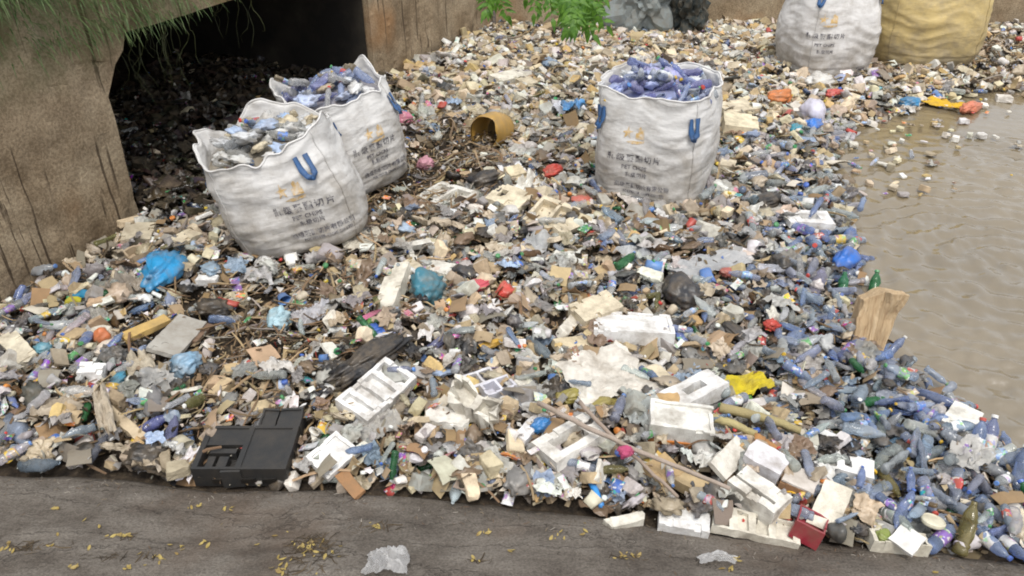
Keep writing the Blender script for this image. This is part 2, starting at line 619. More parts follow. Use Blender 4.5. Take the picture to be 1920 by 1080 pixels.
SOF = 1.49
TOP = 2.05
abut = obj("abutment_wall", prism([(-5.5, -0.6), (-0.02, -0.6), (-0.02, 1.09), (0.3, 1.47), (0.3, TOP), (-5.5, TOP)], 0, 1.0, "abutment_wall", 0.022), M["wall"])
tag(abut, "brown streaked concrete abutment wall with grass hanging over its top", "wall")
deck = obj("culvert_deck", prism([(0.3, SOF), (3.8, SOF), (3.8, TOP), (0.3, TOP)], 0.002, 7.5, "culvert_deck", 0.012), M["wall"])
tag(deck, "mossy concrete slab spanning the dark culvert opening", "slab")
pier = obj("culvert_pier", prism([(3.8, -0.6), (7.5, -0.6), (7.5, TOP + 0.3), (3.8, TOP + 0.3)], 0, 0.9, "culvert_pier", 0.022), M["wall"])
tag(pier, "tan concrete pier and wing wall beyond the dark culvert opening", "wall")
# culvert interior: two linings and an end wall
def quad(name, pts, mat):
    return obj(name, mesh_pd(name, pts, [tuple(range(len(pts)))]), mat)


def wp(s, t, z):
    p = WA + WE * s + WN_ * t
    return (p.x, p.y, z)


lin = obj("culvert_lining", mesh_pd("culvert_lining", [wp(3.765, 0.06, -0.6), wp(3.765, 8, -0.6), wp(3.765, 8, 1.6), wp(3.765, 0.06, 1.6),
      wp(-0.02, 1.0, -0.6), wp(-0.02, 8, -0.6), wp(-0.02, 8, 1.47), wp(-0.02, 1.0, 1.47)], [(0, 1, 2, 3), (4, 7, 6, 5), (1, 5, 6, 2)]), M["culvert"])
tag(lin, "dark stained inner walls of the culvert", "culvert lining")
# back wall and far bank walls
def wall_run(name, pts, h0, h1, thick, mat, label):
    V, Fc = [], []
    for i in range(len(pts) - 1):
        a, b = Vector(pts[i]), Vector(pts[i + 1])
        d = (b - a); L = d.length; d.normalize(); nrm = Vector((d.y, -d.x))
        ns, nh = max(2, int(L / 0.18)), 14
        base = len(V)
        for k in range(ns + 1):
            for q in range(nh + 1):
                p = a + d * L * k / ns
                z = h0 + (h1 - h0) * q / nh
                off = 0.025 * fbm(p.x * 1.8, p.y * 1.8, z * 1.8, 4)
                V.append((p.x + nrm.x * off, p.y + nrm.y * off, z))
        for k in range(ns):
            for q in range(nh):
                w = base + k * (nh + 1) + q
                Fc.append((w, w + nh + 1, w + nh + 2, w + 1))
        base2 = len(V)
        for p, z in ((a, h1), (b, h1), (b, h0), (a, h0)):
            V.append((p.x - nrm.x * thick, p.y - nrm.y * thick, z))
        Fc.append((base2 + 3, base2 + 2, base2 + 1, base2))
        Fc.append((base2, base2 + 1, base + ns * (nh + 1) + nh, base + nh))
    return tag(obj(name, mesh_pd(name, V, Fc, True), mat), label, "wall")


wall_run("retaining_wall", [(-0.25, 12.62), (4.2, 12.30), (12.5, 12.75)], -0.5, 0.8, 0.5, M["wall_plain"], "weathered tan concrete wall behind the heap and the far bulk bags")
wall_run("canal_wall", [(12.5, 12.75), (12.8, 0.0)], -0.5, 0.35, 0.5, M["wall_plain"], "weathered concrete wall along the far side of the brown water")
# soil on top of the culvert and behind the abutment
p4 = [wp(-5.5, 0.06, TOP + 0.03), wp(3.78, 0.06, TOP + 0.03), wp(3.78, 12, 2.3), wp(-5.5, 12, 2.3)]
struct("embankment", mesh_pd("embankment", p4, [(0, 1, 2, 3)]), M["soil"])


# ------------------------------------------------------------------ piece shapes
def lathe(prof, seg, close0=True, close1=True):
    V, T = [], []
    n_ = len(prof)
    for r, z in prof:
        for k in range(seg):
            a = 2 * math.pi * k / seg
            V.append((r * math.cos(a), r * math.sin(a), z))
    for i in range(n_ - 1):
        for k in range(seg):
            a, b = i * seg + k, i * seg + (k + 1) % seg
            T += [(a, b, b + seg), (a, b + seg, a + seg)]
    if close0:
        V.append((0, 0, prof[0][1])); c = len(V) - 1
        T += [(c, (k + 1) % seg, k) for k in range(seg)]
    if close1:
        V.append((0, 0, prof[-1][1])); c = len(V) - 1; o_ = (n_ - 1) * seg
        T += [(c, o_ + k, o_ + (k + 1) % seg) for k in range(seg)]
    return np.array(V, float), np.array(T)


BP = [(0.09, 0.0), (0.125, 0.015), (0.135, 0.05), (0.135, 0.12), (0.124, 0.14), (0.135, 0.16), (0.135, 0.2), (0.122, 0.23), (0.135, 0.26), (0.135, 0.36), (0.135, 0.58), (0.124, 0.61), (0.134, 0.64), (0.134, 0.67), (0.125, 0.69), (0.128, 0.72), (0.095, 0.82), (0.055, 0.89), (0.048, 0.92), (0.058, 0.925), (0.048, 0.94), (0.048, 0.975)]


def bend_bottle(V, k):
    """the dents of bottle shape k, in place (axis x, centred)"""
    V = np.array(V, float)
    V = np.stack([V[:, 2] - 0.5, V[:, 0], V[:, 1]], 1)
    if k == 0:
        return V
    r_ = random.Random(k)
    fl = [1, 0.85, 0.62, 0.5, 0.8][k % 5]
    ph, bend = r_.uniform(0, 6), r_.uniform(-0.35, 0.35)
    for v in V:
        env = max(0, 1 - abs(v[0] + 0.08) / 0.45) ** 0.6
        d = 1 + 0.46 * env * fbm(v[0] * 7 + k * 3, v[1] * 9, v[2] * 9, 2) * (1 if k else 0)
        v[1] *= d * (1 + (1 - fl) * 0.25 * env)
        v[2] *= d * (1 - (1 - fl) * env)
        v[1] += bend * v[0] * v[0] * 0.6
    return V


def bottle_tmpl(k, seg):
    prof = BP if seg > 9 else [BP[i] for i in (0, 2, 6, 7, 8, 10, 15, 16, 17, 21)]
    V, T = lathe(prof, seg, True, False)
    return bend_bottle(V, k), T


def hull(points):
    bm = bmesh.new()
    for p in points:
        bm.verts.new(p)
    bmesh.ops.convex_hull(bm, input=bm.verts[:])
    bmesh.ops.delete(bm, geom=[v for v in bm.verts if not v.link_faces], context='VERTS')
    bmesh.ops.triangulate(bm, faces=bm.faces[:])
    bm.verts.index_update()
    V = np.array([v.co[:] for v in bm.verts]); T = np.array([[v.index for v in f.verts] for f in bm.faces])
    bm.free()
    return V, T


def foam_tmpl(k, low=False):
    r_ = random.Random(100 + k)
    ax = (0.5, r_.uniform(0.26, 0.46), r_.uniform(0.07, 0.2) if k % 3 else r_.uniform(0.2, 0.3))
    pts = []
    for sx in (-1, 1):
        for sy in (-1, 1):
            bx, by = sx * ax[0] * r_.uniform(0.6, 1), sy * ax[1] * r_.uniform(0.6, 1)
            pts += [(bx, by, -ax[2]), (bx * r_.uniform(0.85, 1.02), by * r_.uniform(0.85, 1.02), ax[2] * r_.uniform(0.7, 1))]
    for _ in range(3):
        a = r_.uniform(0, 6.28)
        pts.append((ax[0] * math.cos(a), ax[1] * math.sin(a), r_.uniform(-1, 1) * ax[2]))
    if low:
        return hull(pts)
    V, T = hull(pts)
    bm = bmesh.new()
    vs = [bm.verts.new(v) for v in V]
    for t in T:
        bm.faces.new([vs[i] for i in t])
    bmesh.ops.dissolve_limit(bm, angle_limit=R(8), verts=bm.verts[:], edges=bm.edges[:])
    bmesh.ops.bevel(bm, geom=bm.edges[:], offset=0.022, segments=1, affect='EDGES', clamp_overlap=True)
    bmesh.ops.triangulate(bm, faces=bm.faces[:])
    for _ in range(2):
        es = [e for e in bm.edges if e.calc_length() > 0.2]
        bmesh.ops.subdivide_edges(bm, edges=es, cuts=1)
        bmesh.ops.triangulate(bm, faces=[f for f in bm.faces if len(f.verts) > 3])
    for v in bm.verts:
        c = v.co
        v.co = c + Vector((nz(c.x * 6 + k, c.y * 6, c.z * 6), nz(c.x * 6, c.y * 6 + k, c.z * 6), nz(c.x * 6, c.y * 6, c.z * 6 + k))) * 0.035
    bm.verts.index_update()
    V = np.array([v.co[:] for v in bm.verts]); T = np.array([[v.index for v in f.verts] for f in bm.faces])
    bm.free()
    return V, T


def grid_tmpl(n_, m_, fn):
    V = [fn(i / (n_ - 1) * 2 - 1, j / (m_ - 1) * 2 - 1) for j in range(m_) for i in range(n_)]
    T = []
    for j in range(m_ - 1):
        for i in range(n_ - 1):
            a = j * n_ + i
            T += [(a, a + 1, a + n_ + 1), (a, a + n_ + 1, a + n_)] if (i + j) % 2 else [(a, a + 1, a + n_), (a + 1, a + n_ + 1, a + n_)]
    return np.array(V), np.array(T)


def film_tmpl(k, n_=15, amp=0.22, asp=0.8):
    def f(x, y):
        q = k * 7.3
        ox = 0.5 * x * (0.8 + 0.35 * nz(x * 1.3 + q, y * 1.3)) + 0.10 * nz(x * 3 + q, y * 3, 5)
        oy = 0.5 * asp * y * (0.8 + 0.35 * nz(x * 1.3, y * 1.3 + q)) + 0.10 * nz(x * 3, y * 3 + q, 8)
        z = amp * (abs(nz(x * 1.2 + q, y * 1.2, 2)) * 1.6 + 0.6 * abs(nz(x * 2.6, y * 2.2 + q, 4)) + 0.25 * abs(nz(x * 6 + q, y * 5, 6)) - 0.2 * (x * x + y * y))
        return (ox, oy, z)
    return grid_tmpl(n_, n_, f)


def ball_tmpl(k, sub=2, flat=0.55, crease=0.55, folds=False):
    bm = bmesh.new()
    bmesh.ops.create_icosphere(bm, subdivisions=sub, radius=0.5)
    bmesh.ops.triangulate(bm, faces=bm.faces[:])
    q = k * 5.7
    for v in bm.verts:
        c = v.co.copy()
        d = 1 + crease * (abs(nz(c.x * 4 + q, c.y * 4, c.z * 4)) * 1.6 - 0.35) + 0.4 * nz(c.x * 2, c.y * 2 + q, c.z * 2) + crease * 0.35 * nz(c.x * 11 + q, c.y * 11, c.z * 11)
        if folds:      # long pleats, a gathered end and loose flaps
            a_ = math.atan2(c.y, c.x)
            d = 1 + crease * (1.5 * abs(nz(c.x * 1.8 + q, c.y * 5.5, c.z * 5.5)) - 0.3) + 0.5 * nz(c.x * 1.6, c.y * 1.6 + q, c.z * 1.6) + 0.22 * crease * nz(c.x * 5 + q, c.y * 15, c.z * 15) + 0.30 * max(0, nz(math.cos(a_) * 2.3 + q, math.sin(a_) * 2.3)) * max(0, 1 - abs(c.z) * 4)
        v.co = c * d
        v.co.z *= flat
    bm.verts.index_update()
    V = np.array([v.co[:] for v in bm.verts]); T = np.array([[v.index for v in f.verts] for f in bm.faces])
    bm.free()
    return V, T


def cup_tmpl(k, seg=10):
    w = 0.02
    V, T = lathe([(0.30, -0.5), (0.34, -0.1), (0.40, 0.42), (0.44, 0.46), (0.40, 0.47), (0.32, -0.1), (0.28, -0.46)], seg)
    for v in V:
        v[0] *= 1 + 0.15 * nz(v[2] * 2 + k, v[1])
        v[1] *= (1, 0.75, 0.5)[k % 3]
    return np.stack([V[:, 2], V[:, 0], V[:, 1]], 1), T


def splinter_tmpl(k):
    r_ = random.Random(k + 50)
    V, T = [], []
    nseg, sd = 4, 4
    b1, b2 = r_.uniform(-0.12, 0.12), r_.uniform(-0.05, 0.05)
    fl = r_.uniform(0.35, 1)
    for i in range(nseg + 1):
        x = i / nseg - 0.5
        r = 0.045 * (1 - 0.5 * abs(x) * r_.uniform(0.6, 1.6))
        for j in range(sd):
            a = math.pi * 2 * j / sd + 0.4
            V.append((x, b1 * (x * x * 4 - 0.5) + r * math.cos(a), b2 * math.sin(x * 6) + r * fl * math.sin(a)))
    for i in range(nseg):
        for j in range(sd):
            a, b = i * sd + j, i * sd + (j + 1) % sd
            T += [(a, b, b + sd), (a, b + sd, a + sd)]
    T += [(0, 2, 1), (0, 3, 2)]
    o_ = nseg * sd
    T += [(o_, o_ + 1, o_ + 2), (o_, o_ + 2, o_ + 3)]
    return np.array(V), np.array(T)


def card_tmpl(k):
    r_ = random.Random(k + 80)
    cur, tw = r_.uniform(-0.35, 0.35), r_.uniform(-0.3, 0.3)
    asp = r_.uniform(0.45, 0.9)
    co = {}
    def f(x, y):
        key = (round(x, 2), round(y, 2))
        if key not in co:
            co[key] = (r_.uniform(-0.06, 0.06), r_.uniform(-0.06, 0.06))
        dx, dy = co[key]
        return (0.5 * x + dx, 0.5 * asp * y + dy, 0.12 + cur * (x * x - 0.4) * 0.5 + tw * x * y * 0.3)
    V, T = grid_tmpl(4, 3, f)
    n_ = len(V)
    V2 = V.copy(); V2[:, 2] -= 0.03
    rim = [0, 1, 2, 3, 7, 11, 10, 9, 8, 4]
    side = []
    for i in range(len(rim)):
        a, b = rim[i], rim[(i + 1) % len(rim)]
        side += [(a, a + n_, b + n_), (a, b + n_, b)]
    return np.concatenate([V, V2]), np.concatenate([T, T[:, ::-1] + n_, np.array(side)])


def sachet_tmpl(k):
    def top(x, y):
        e = (1 - x * x) * (1 - y ** 4)
        return (0.5 * x + 0.03 * nz(x * 3 + k, y * 3), 0.34 * y * (1 - 0.12 * (1 - x * x)) + 0.03 * nz(x * 3, y * 3 + k), 0.09 * max(0, e) ** 0.6 + 0.05 * nz(x * 2.5 + k, y * 4, 3) + 0.12 * nz(x + k, 0.3))
    V, T = grid_tmpl(6, 4, top)
    V2 = V.copy(); V2[:, 2] -= 0.13 * np.clip(1 - (np.abs(V[:, 0]) / 0.5) ** 2, 0, 1) + 0.005
    n_ = len(V)
    return np.concatenate([V, V2]), np.concatenate([T, T[:, ::-1] + n_])


def cap_tmpl(k, seg=10):
    return lathe([(0.46, -0.25), (0.5, -0.2), (0.5, 0.18), (0.44, 0.25)], seg)


def bit_tmpl(k):
    r_ = random.Random(k + 300)
    return hull([(r_.uniform(-0.5, 0.5), r_.uniform(-0.4, 0.4), r_.uniform(-0.16, 0.16)) for _ in range(7)])


TM = {
    "bottle": [bottle_tmpl(k, 12) for k in range(10)],
    "bottle_low": [bottle_tmpl(k, 8) for k in range(10)],
    "foam": [foam_tmpl(k) for k in range(14)],
    "foam_low": [foam_tmpl(k, True) for k in range(14)],
    "film": [film_tmpl(k) for k in range(10)],
    "film_low": [film_tmpl(k, 7) for k in range(10)],
    "ball": [ball_tmpl(k, 3, 0.42, 0.75, True) for k in range(8)],
    "ball_low": [ball_tmpl(k, 2, 0.42, 0.75, True) for k in range(8)],
    "cup": [cup_tmpl(k) for k in range(3)],
    "splinter": [splinter_tmpl(k) for k in range(8)],
    "card": [card_tmpl(k) for k in range(10)],
    "sachet": [sachet_tmpl(k) for k in range(6)],
    "cap": [cap_tmpl(0)],
    "bit": [bit_tmpl(k) for k in range(10)],
}
SMOOTH = {"bottle", "bottle_low", "cup", "cap", "film", "ball"}
MESH = {}


def tmesh(kind, k, mat):
    k %= len(TM[kind])
    key = (kind, k, mat)
    if key not in MESH:
        V, T = TM[kind][k]
        me = mesh_np(kind + "_shape", V, T, smooth=kind in SMOOTH)
        me.materials.append(M[mat])
        MESH[key] = me
    return MESH[key]


def bottle_cap_mesh(k):
    key = ("bcap", k)
    if key not in MESH:
        V, T = lathe([(0.062, 0.935), (0.064, 0.94), (0.064, 0.995), (0.056, 1.0)], 10)
        MESH[key] = mesh_np("cap", bend_bottle(V, k), T, smooth=False)
        MESH[key].materials.append(M["hard_obj"])
    return MESH[key]


def bottle_label_mesh(k):
    key = ("blab", k)
    if key not in MESH:
        V, T = lathe([(0.1375, 0.265), (0.1385, 0.31), (0.1385, 0.36), (0.1385, 0.47), (0.1385, 0.575)], 12, False, False)
        MESH[key] = mesh_np("label", bend_bottle(V, k), T, smooth=True)
        MESH[key].materials.append(M["wrap_obj"])
    return MESH[key]


CAPN = ["red", "blue", "white", "green", "light blue", "yellow"]
LABN = ["white", "red", "dark blue", "purple", "green", "yellow", "pale blue"]
CAPS = [(0.55, 0.05, 0.04), (0.05, 0.14, 0.5), (0.75, 0.75, 0.72), (0.05, 0.28, 0.1), (0.1, 0.25, 0.6), (0.7, 0.45, 0.04)]
LABS = [(0.75, 0.75, 0.75), (0.5, 0.06, 0.05), (0.08, 0.2, 0.55), (0.25, 0.14, 0.45), (0.1, 0.35, 0.12), (0.65, 0.45, 0.08), (0.3, 0.45, 0.7)]


def bottle(loc, yaw, L, col, tilt=0.0, k=None, label="", group=None, capc=None, labc=None, name="plastic_bottle", roll=None):
    k = rng.randrange(10) if k is None else k
    g_ = rng.uniform(0.88, 1.18) if group else 1.0
    o = obj(name, tmesh("bottle", k, "pet_obj"), None, None, loc, None, (L, L * g_, L * g_ * (rng.uniform(0.75, 1.05) if group else 1)), col)
    rl = rng.uniform(0, 6.28) if roll is None else roll
    o.rotation_euler = (Matrix.Rotation(yaw, 3, 'Z') @ Matrix.Rotation(-tilt, 3, 'Y') @ Matrix.Rotation(rl, 3, 'X')).to_euler()
    if group:
        lying = "upturned " if tilt > 0.35 else ("nose-down " if tilt < -0.35 else "")
        extra = [w + " cap" for c_, w in zip(CAPS, CAPN) if capc is not None and c_ == capc] + [w + " label" for c_, w in zip(LABS, LABN) if labc is not None and c_ == labc]
        label = lying + (label.replace("plastic bottle", "bottle with " + " and ".join(extra)) if extra else label)
        while len(label.split()) > 16 and len(extra) > 1:
            label = label.replace(" and " + extra.pop(), "")
    tag(o, label, "bottle", group)
    if capc is not None:
        obj("cap", bottle_cap_mesh(k), None, o, color=capc)
    if labc is not None:
        obj("label", bottle_label_mesh(k), None, o, color=labc)
    return o


# ------------------------------------------------------------------ bulk bags
def text_mesh(txt, size):
    cu = bpy.data.curves.new("print", 'FONT')
    cu.body = txt
    cu.size = size
    cu.align_x = 'CENTER'
    cu.offset = 0.0012
    cu.space_character = 1.3 if ord(txt[0]) > 255 and size > 0.06 else 1.05
    cu.resolution_u = 2
    o = bpy.data.objects.new("print", cu)
    C.objects.link(o)
    bpy.context.view_layer.update()
    me = bpy.data.meshes.new_from_object(o.evaluated_get(bpy.context.evaluated_depsgraph_get()))
    bpy.data.objects.remove(o)
    V = [v.co.copy() for v in me.vertices]
    Fc = [tuple(p.vertices) for p in me.polygons]
    bpy.data.meshes.remove(me)
    return V, Fc


class Bag:
    def __init__(s, base, yaw, w, d, h, lean=(0, 0), seed=0, rim=0.05, rimf=None, bulge=0.07, foot=0.80, nexp=3.4, top=1.0, slump=0.0, roll=0.0):
        s.base, s.yaw, s.w, s.d, s.h, s.lean, s.seed, s.rim, s.bulge, s.foot, s.nexp, s.top, s.slump = base, yaw, w, d, h, lean, seed, rim, bulge, foot, nexp, top, slump
        s.rimf = rimf or (lambda a: 0)
        s.M3 = Matrix.Rotation(R(roll), 3, 'Y') @ Matrix.Rotation(yaw, 3, 'Z')

    def P(s, a, t, off=0.0, wr=1.0):
        n_ = s.nexp
        ca, sa = math.cos(a), math.sin(a)
        r = (abs(ca) ** n_ + abs(sa) ** n_) ** (-1 / n_)
        if t < 0.16:
            k = t / 0.16
            pr = s.foot + (1 - s.foot) * math.sqrt(max(0, 1 - (1 - k) ** 2))
        else:
            pr = 1 + s.bulge * math.sin(math.pi * min(1, (t - 0.1) / 0.8)) + (s.top - 1) * max(0, (t - 0.5) / 0.5)
        x, y = s.w / 2 * r * ca * pr, s.d / 2 * r * sa * pr
        hh = s.h * (1 + (s.rim * (0.9 * nz(ca * 2.2 + s.seed, sa * 2.2) + 0.5 * nz(ca * 5, sa * 5 + s.seed)) + s.rimf(a)) * max(0, (t - 0.72) / 0.28) ** 1.5)
        z = t * hh
        q = s.seed * 3.1
        e = min(1, t / 0.1) * wr
        dsp = 0.030 * fbm(x * 2.2 + q, y * 2.2, z * 2.6, 2) + e * (0.022 * (0.35 - abs(nz(x * 2.6 + q, y * 2.6, z * 8.0 + 1.5 * nz(x * 2, y * 2, q)))) + 0.011 * (0.3 - abs(nz(x * 4.5, y * 4.5 + q, z * 20 + 4 * nz(x * 3, y * 3, q)))))
        if t > 0.84:
            dsp += (t - 0.84) * 0.30 * nz(ca * 3.3 + q, sa * 3.3, 2)
        L_ = math.hypot(x, y) or 1
        dsp += off
        x += x / L_ * dsp; y += y / L_ * dsp
        k = (z / s.h)
        return Vector((x + s.lean[0] * k, y + s.lean[1] * k, z + s.slump * (x * 0.0)))

    def build(s, name, label, color, handles, texts=None, logo=None, mouth=0.72, liner=(0.1, 0.1, 0.12)):
        root = obj(name, None, loc=s.base)
        root.rotation_euler = s.M3.to_euler()
        tag(root, label, "bulk bag", "white and yellow woven bulk bags")
        NA, NT = 150, 84
        V, Fc = [], []
        for i in range(NT + 1):
            t = (i / NT)
            for k in range(NA):
                V.append(s.P(2 * math.pi * k / NA, t))
        for i in range(NT):
            for k in range(NA):
                a, b = i * NA + k, i * NA + (k + 1) % NA
                Fc.append((a, b, b + NA, a + NA))
        # inner side of the mouth
        ni = 14
        b0 = NT * NA
        for i in range(1, ni + 1):
            t = 1 - (1 - mouth) * i / ni
            for k in range(NA):
                V.append(s.P(2 * math.pi * k / NA, t, off=-0.012 - 0.002 * i))
        first = len(V) - ni * NA
        for k in range(NA):
            a, b = b0 + k, b0 + (k + 1) % NA
            Fc.append((a, b, first + (k + 1) % NA, first + k))
        for i in range(ni - 1):
            for k in range(NA):
                a, b = first + i * NA + k, first + i * NA + (k + 1) % NA
                Fc.append((a, b, b + NA, a + NA))
        # underside
        V.append(Vector((0, 0, 0.0)))
        c = len(V) - 1
        for k in range(NA):
            Fc.append((c, (k + 1) % NA, k))
        obj("sack", mesh_pd("sack", V, Fc, True), M["sack"], root, color=color)
        # what fills it, up to the mouth
        ring = [s.P(2 * math.pi * k / 48, mouth + 0.01, off=-0.03) for k in range(48)]
        cen = sum(ring, Vector()) / 48
        Vl, Fl = [], []
        for q in range(5):
            f = 1 - q / 5
            for p in ring:
                Vl.append(cen + (p - cen) * f + Vector((0, 0, 0.09 * (1 - f * f))))
        Vl.append(cen + Vector((0, 0, 0.09)))
        for q in range(4):
            for k in range(48):
                a, b = q * 48 + k, q * 48 + (k + 1) % 48
                Fl.append((a, b, b + 48, a + 48))
        for k in range(48):
            Fl.append((4 * 48 + k, 4 * 48 + (k + 1) % 48, len(Vl) - 1))
        obj("filling", mesh_pd("filling", Vl, Fl, True), M["film_obj"], root, color=liner)
        # hem round the mouth
        hm = []
        for k in range(NA):
            hm.append(s.P(2 * math.pi * k / NA, 1.0))
        obj("hem", tube_mesh("hem", hm + [hm[0]], 0.008, 5), M["sack"], root, color=[min(1, c * 1.02) for c in color])
        for ca_ in (45, 135, 225, 315):
            obj("seam", tube_mesh("seam", [s.P(R(ca_), 0.06 + 0.93 * i / 40, off=0.002) for i in range(41)], 0.005, 5), M["sack"], root, color=[c * 0.8 for c in color])
        # lifting straps: flat loops hanging from the corners
        for (a, t0, drop, spread, stand) in handles:
            pts, wid = [], []
            nseg = 18
            for i in range(nseg + 1):
                f = i / nseg
                side = -1 if f < 0.5 else 1
                ang = a + math.radians(spread) * 0.33 * math.cos(math.pi * f)
                tt = t0 - drop * max(0, math.sin(math.pi * f)) ** 0.45
                pts.append(s.P(ang, tt, off=0.012 + stand * math.sin(math.pi * f), wr=0.3))
            outv = (pts[nseg // 2] - Vector((s.lean[0] * 0.8, s.lean[1] * 0.8, pts[nseg // 2].z))).normalized()
            Vh, Fh = [], []
            for i, p in enumerate(pts):
                tg = (pts[min(i + 1, nseg)] - pts[max(i - 1, 0)]).normalized()
                wdir = tg.cross(outv).normalized() * 0.020 + outv * 0.010 * math.sin(i * 1.3)
                for sg in (-1, 1):
                    Vh.append(p + wdir * sg + outv * 0.003)
                for sg in (1, -1):
                    Vh.append(p + wdir * sg - outv * 0.003)
            for i in range(nseg):
                for j in range(4):
                    q, r = i * 4 + j, i * 4 + (j + 1) % 4
                    Fh.append((q, r, r + 4, q + 4))
            obj("lifting_strap", mesh_pd("lifting_strap", Vh, Fh, True), M["strap"], root, color=(0.04, 0.12, 0.29))
        if texts:
            ta, rows = texts
            for (txt, size, tz, dx) in rows:
                V0, F0 = text_mesh(txt, size)
                Vt = [s.P(ta + (v.x + dx) / (0.5 * s.w * 1.12), tz + v.y / s.h, off=0.004) for v in V0]
                obj("printed_line", mesh_pd("printed_line", Vt, F0), M["ink"], root)
        if logo:
            ta, tz, sc = logo
            shapes = [
                [(-0.10, 0.02), (-0.065, 0.035), (-0.055, 0.075), (-0.045, 0.035), (-0.01, 0.03), (-0.04, 0.012), (-0.03, -0.03), (-0.055, -0.005), (-0.085, -0.03), (-0.075, 0.008)],
                [(0.012, -0.025), (0.012, 0.02), (0.03, 0.02), (0.03, 0.06), (0.05, 0.075), (0.062, 0.05), (0.078, 0.06), (0.085, 0.0), (0.085, -0.025)],
                [(-0.06, -0.055), (-0.02, -0.043), (0.04, -0.043), (0.09, -0.035), (0.085, -0.055), (0.04, -0.066), (-0.01, -0.068)],
            ]
            Vt, Ft = [], []
            for sh in shapes:
                cx = sum(p[0] for p in sh) / len(sh); cy = sum(p[1] for p in sh) / len(sh)
                b = len(Vt)
                nr = 4
                for q in range(nr):
                    f = 1 - q / nr
                    for p in sh:
                        Vt.append(s.P(ta + sc * (cx + (p[0] - cx) * f) / (0.5 * s.w * 1.12), tz + sc * (cy + (p[1] - cy) * f) / s.h, off=0.004))
                Vt.append(s.P(ta + sc * cx / (0.5 * s.w * 1.12), tz + sc * cy / s.h, off=0.004))
                n_ = len(sh)
                for q in range(nr - 1):
                    for i in range(n_):
                        a_, b_ = b + q * n_ + i, b + q * n_ + (i + 1) % n_
                        Ft.append((a_, b_, b_ + n_, a_ + n_))
                for i in range(n_):
                    Ft.append((b + (nr - 1) * n_ + i, b + (nr - 1) * n_ + (i + 1) % n_, len(Vt) - 1))
            obj("printed_emblem", mesh_pd("printed_emblem", Vt, Ft), M["ink_orange"], root)
        s.root = root
        s.cen = Vector(cen)
        s.mouth = mouth
        return root

    def world(s, p):
        return s.M3 @ p + Vector(s.base)


def tube_mesh(name, pts, r, seg=6, taper=None):
    pts = [Vector(p) for p in pts]
    n_ = len(pts)
    V, Fc = [], []
    up = Vector((0.13, 0.21, 1)).normalized()
    for i, p in enumerate(pts):
        tg = (pts[min(i + 1, n_ - 1)] - pts[max(i - 1, 0)])
        tg = tg.normalized() if tg.length > 1e-9 else Vector((1, 0, 0))
        a = tg.cross(up)
        if a.length < 1e-3:
            a = tg.cross(Vector((1, 0, 0)))
        a.normalize(); b = tg.cross(a).normalized()
        rr = r * (taper(i / (n_ - 1)) if taper else 1)
        for k in range(seg):
            g = 2 * math.pi * k / seg
            V.append(p + (a * math.cos(g) + b * math.sin(g)) * rr)
    for i in range(n_ - 1):
        for k in range(seg):
            q, w = i * seg + k, i * seg + (k + 1) % seg
            Fc.append((q, w, w + seg, q + seg))
    Fc.append(tuple(range(seg))[::-1]); Fc.append(tuple(range((n_ - 1) * seg, n_ * seg)))
    return mesh_pd(name, V, Fc, True)


def fill_bag(bag, n_, cols, what, r_=None, hi=0.05):
    rr = r_ or random.Random(bag.seed)
    for i in range(n_):
        a = rr.uniform(0, 6.28); f = math.sqrt(rr.random()) * 0.86
        p = bag.P(a, bag.mouth + 0.01, off=-0.04)
        q = bag.cen + (p - bag.cen) * f + Vector((0, 0, 0.09 * (1 - f * f) + rr.uniform(0.0, hi)))
        w = bag.world(q)
        kind = rr.random()
        cname, col = rr.choice(cols)
        if kind < what[0]:
            bottle(w, rr.uniform(0, 6.28), rr.uniform(0.2, 0.28), col, tilt=rr.uniform(-0.7, 0.7), name="bagged_bottle", label=cname + " plastic bottle " + what[2], group="bottles in the bulk bags", capc=rr.choice(CAPS) if rr.random() < 0.5 else None, labc=rr.choice(LABS) if rr.random() < 0.25 else None)
        else:
            o = obj("plastic_wrap", tmesh("ball", rr.randrange(8), "film_obj"), None, None, w, (rr.uniform(-.5, .5), rr.uniform(-.5, .5), rr.uniform(0, 6)), rr.uniform(0.1, 0.18), col)
            tag(o, cname + " crumpled plastic wrap " + what[2], "plastic wrap", "wraps in the bulk bags")


WHITE_SACK = (0.66, 0.65, 0.635)
ROWS = [("瓶级聚酯切片", 0.066, 0.46, 0.0), ("PET CHIPS", 0.046, 0.385, 0.0), ("瓶级切片", 0.046, 0.32, 0.02), ("高级聚酯切片有限公司", 0.048, 0.215, 0.07), ("POLYESTER CHIPS CO LTD", 0.03, 0.165, 0.09)]


def bump_at(a0, wdt, hgt):
    return lambda a: hgt * math.exp(-((math.atan2(math.sin(a - a0), math.cos(a - a0))) / wdt) ** 2)


def rims(*bs):
    fs = [bump_at(*b) for b in bs]
    return lambda a: sum(f(a) for f in fs)


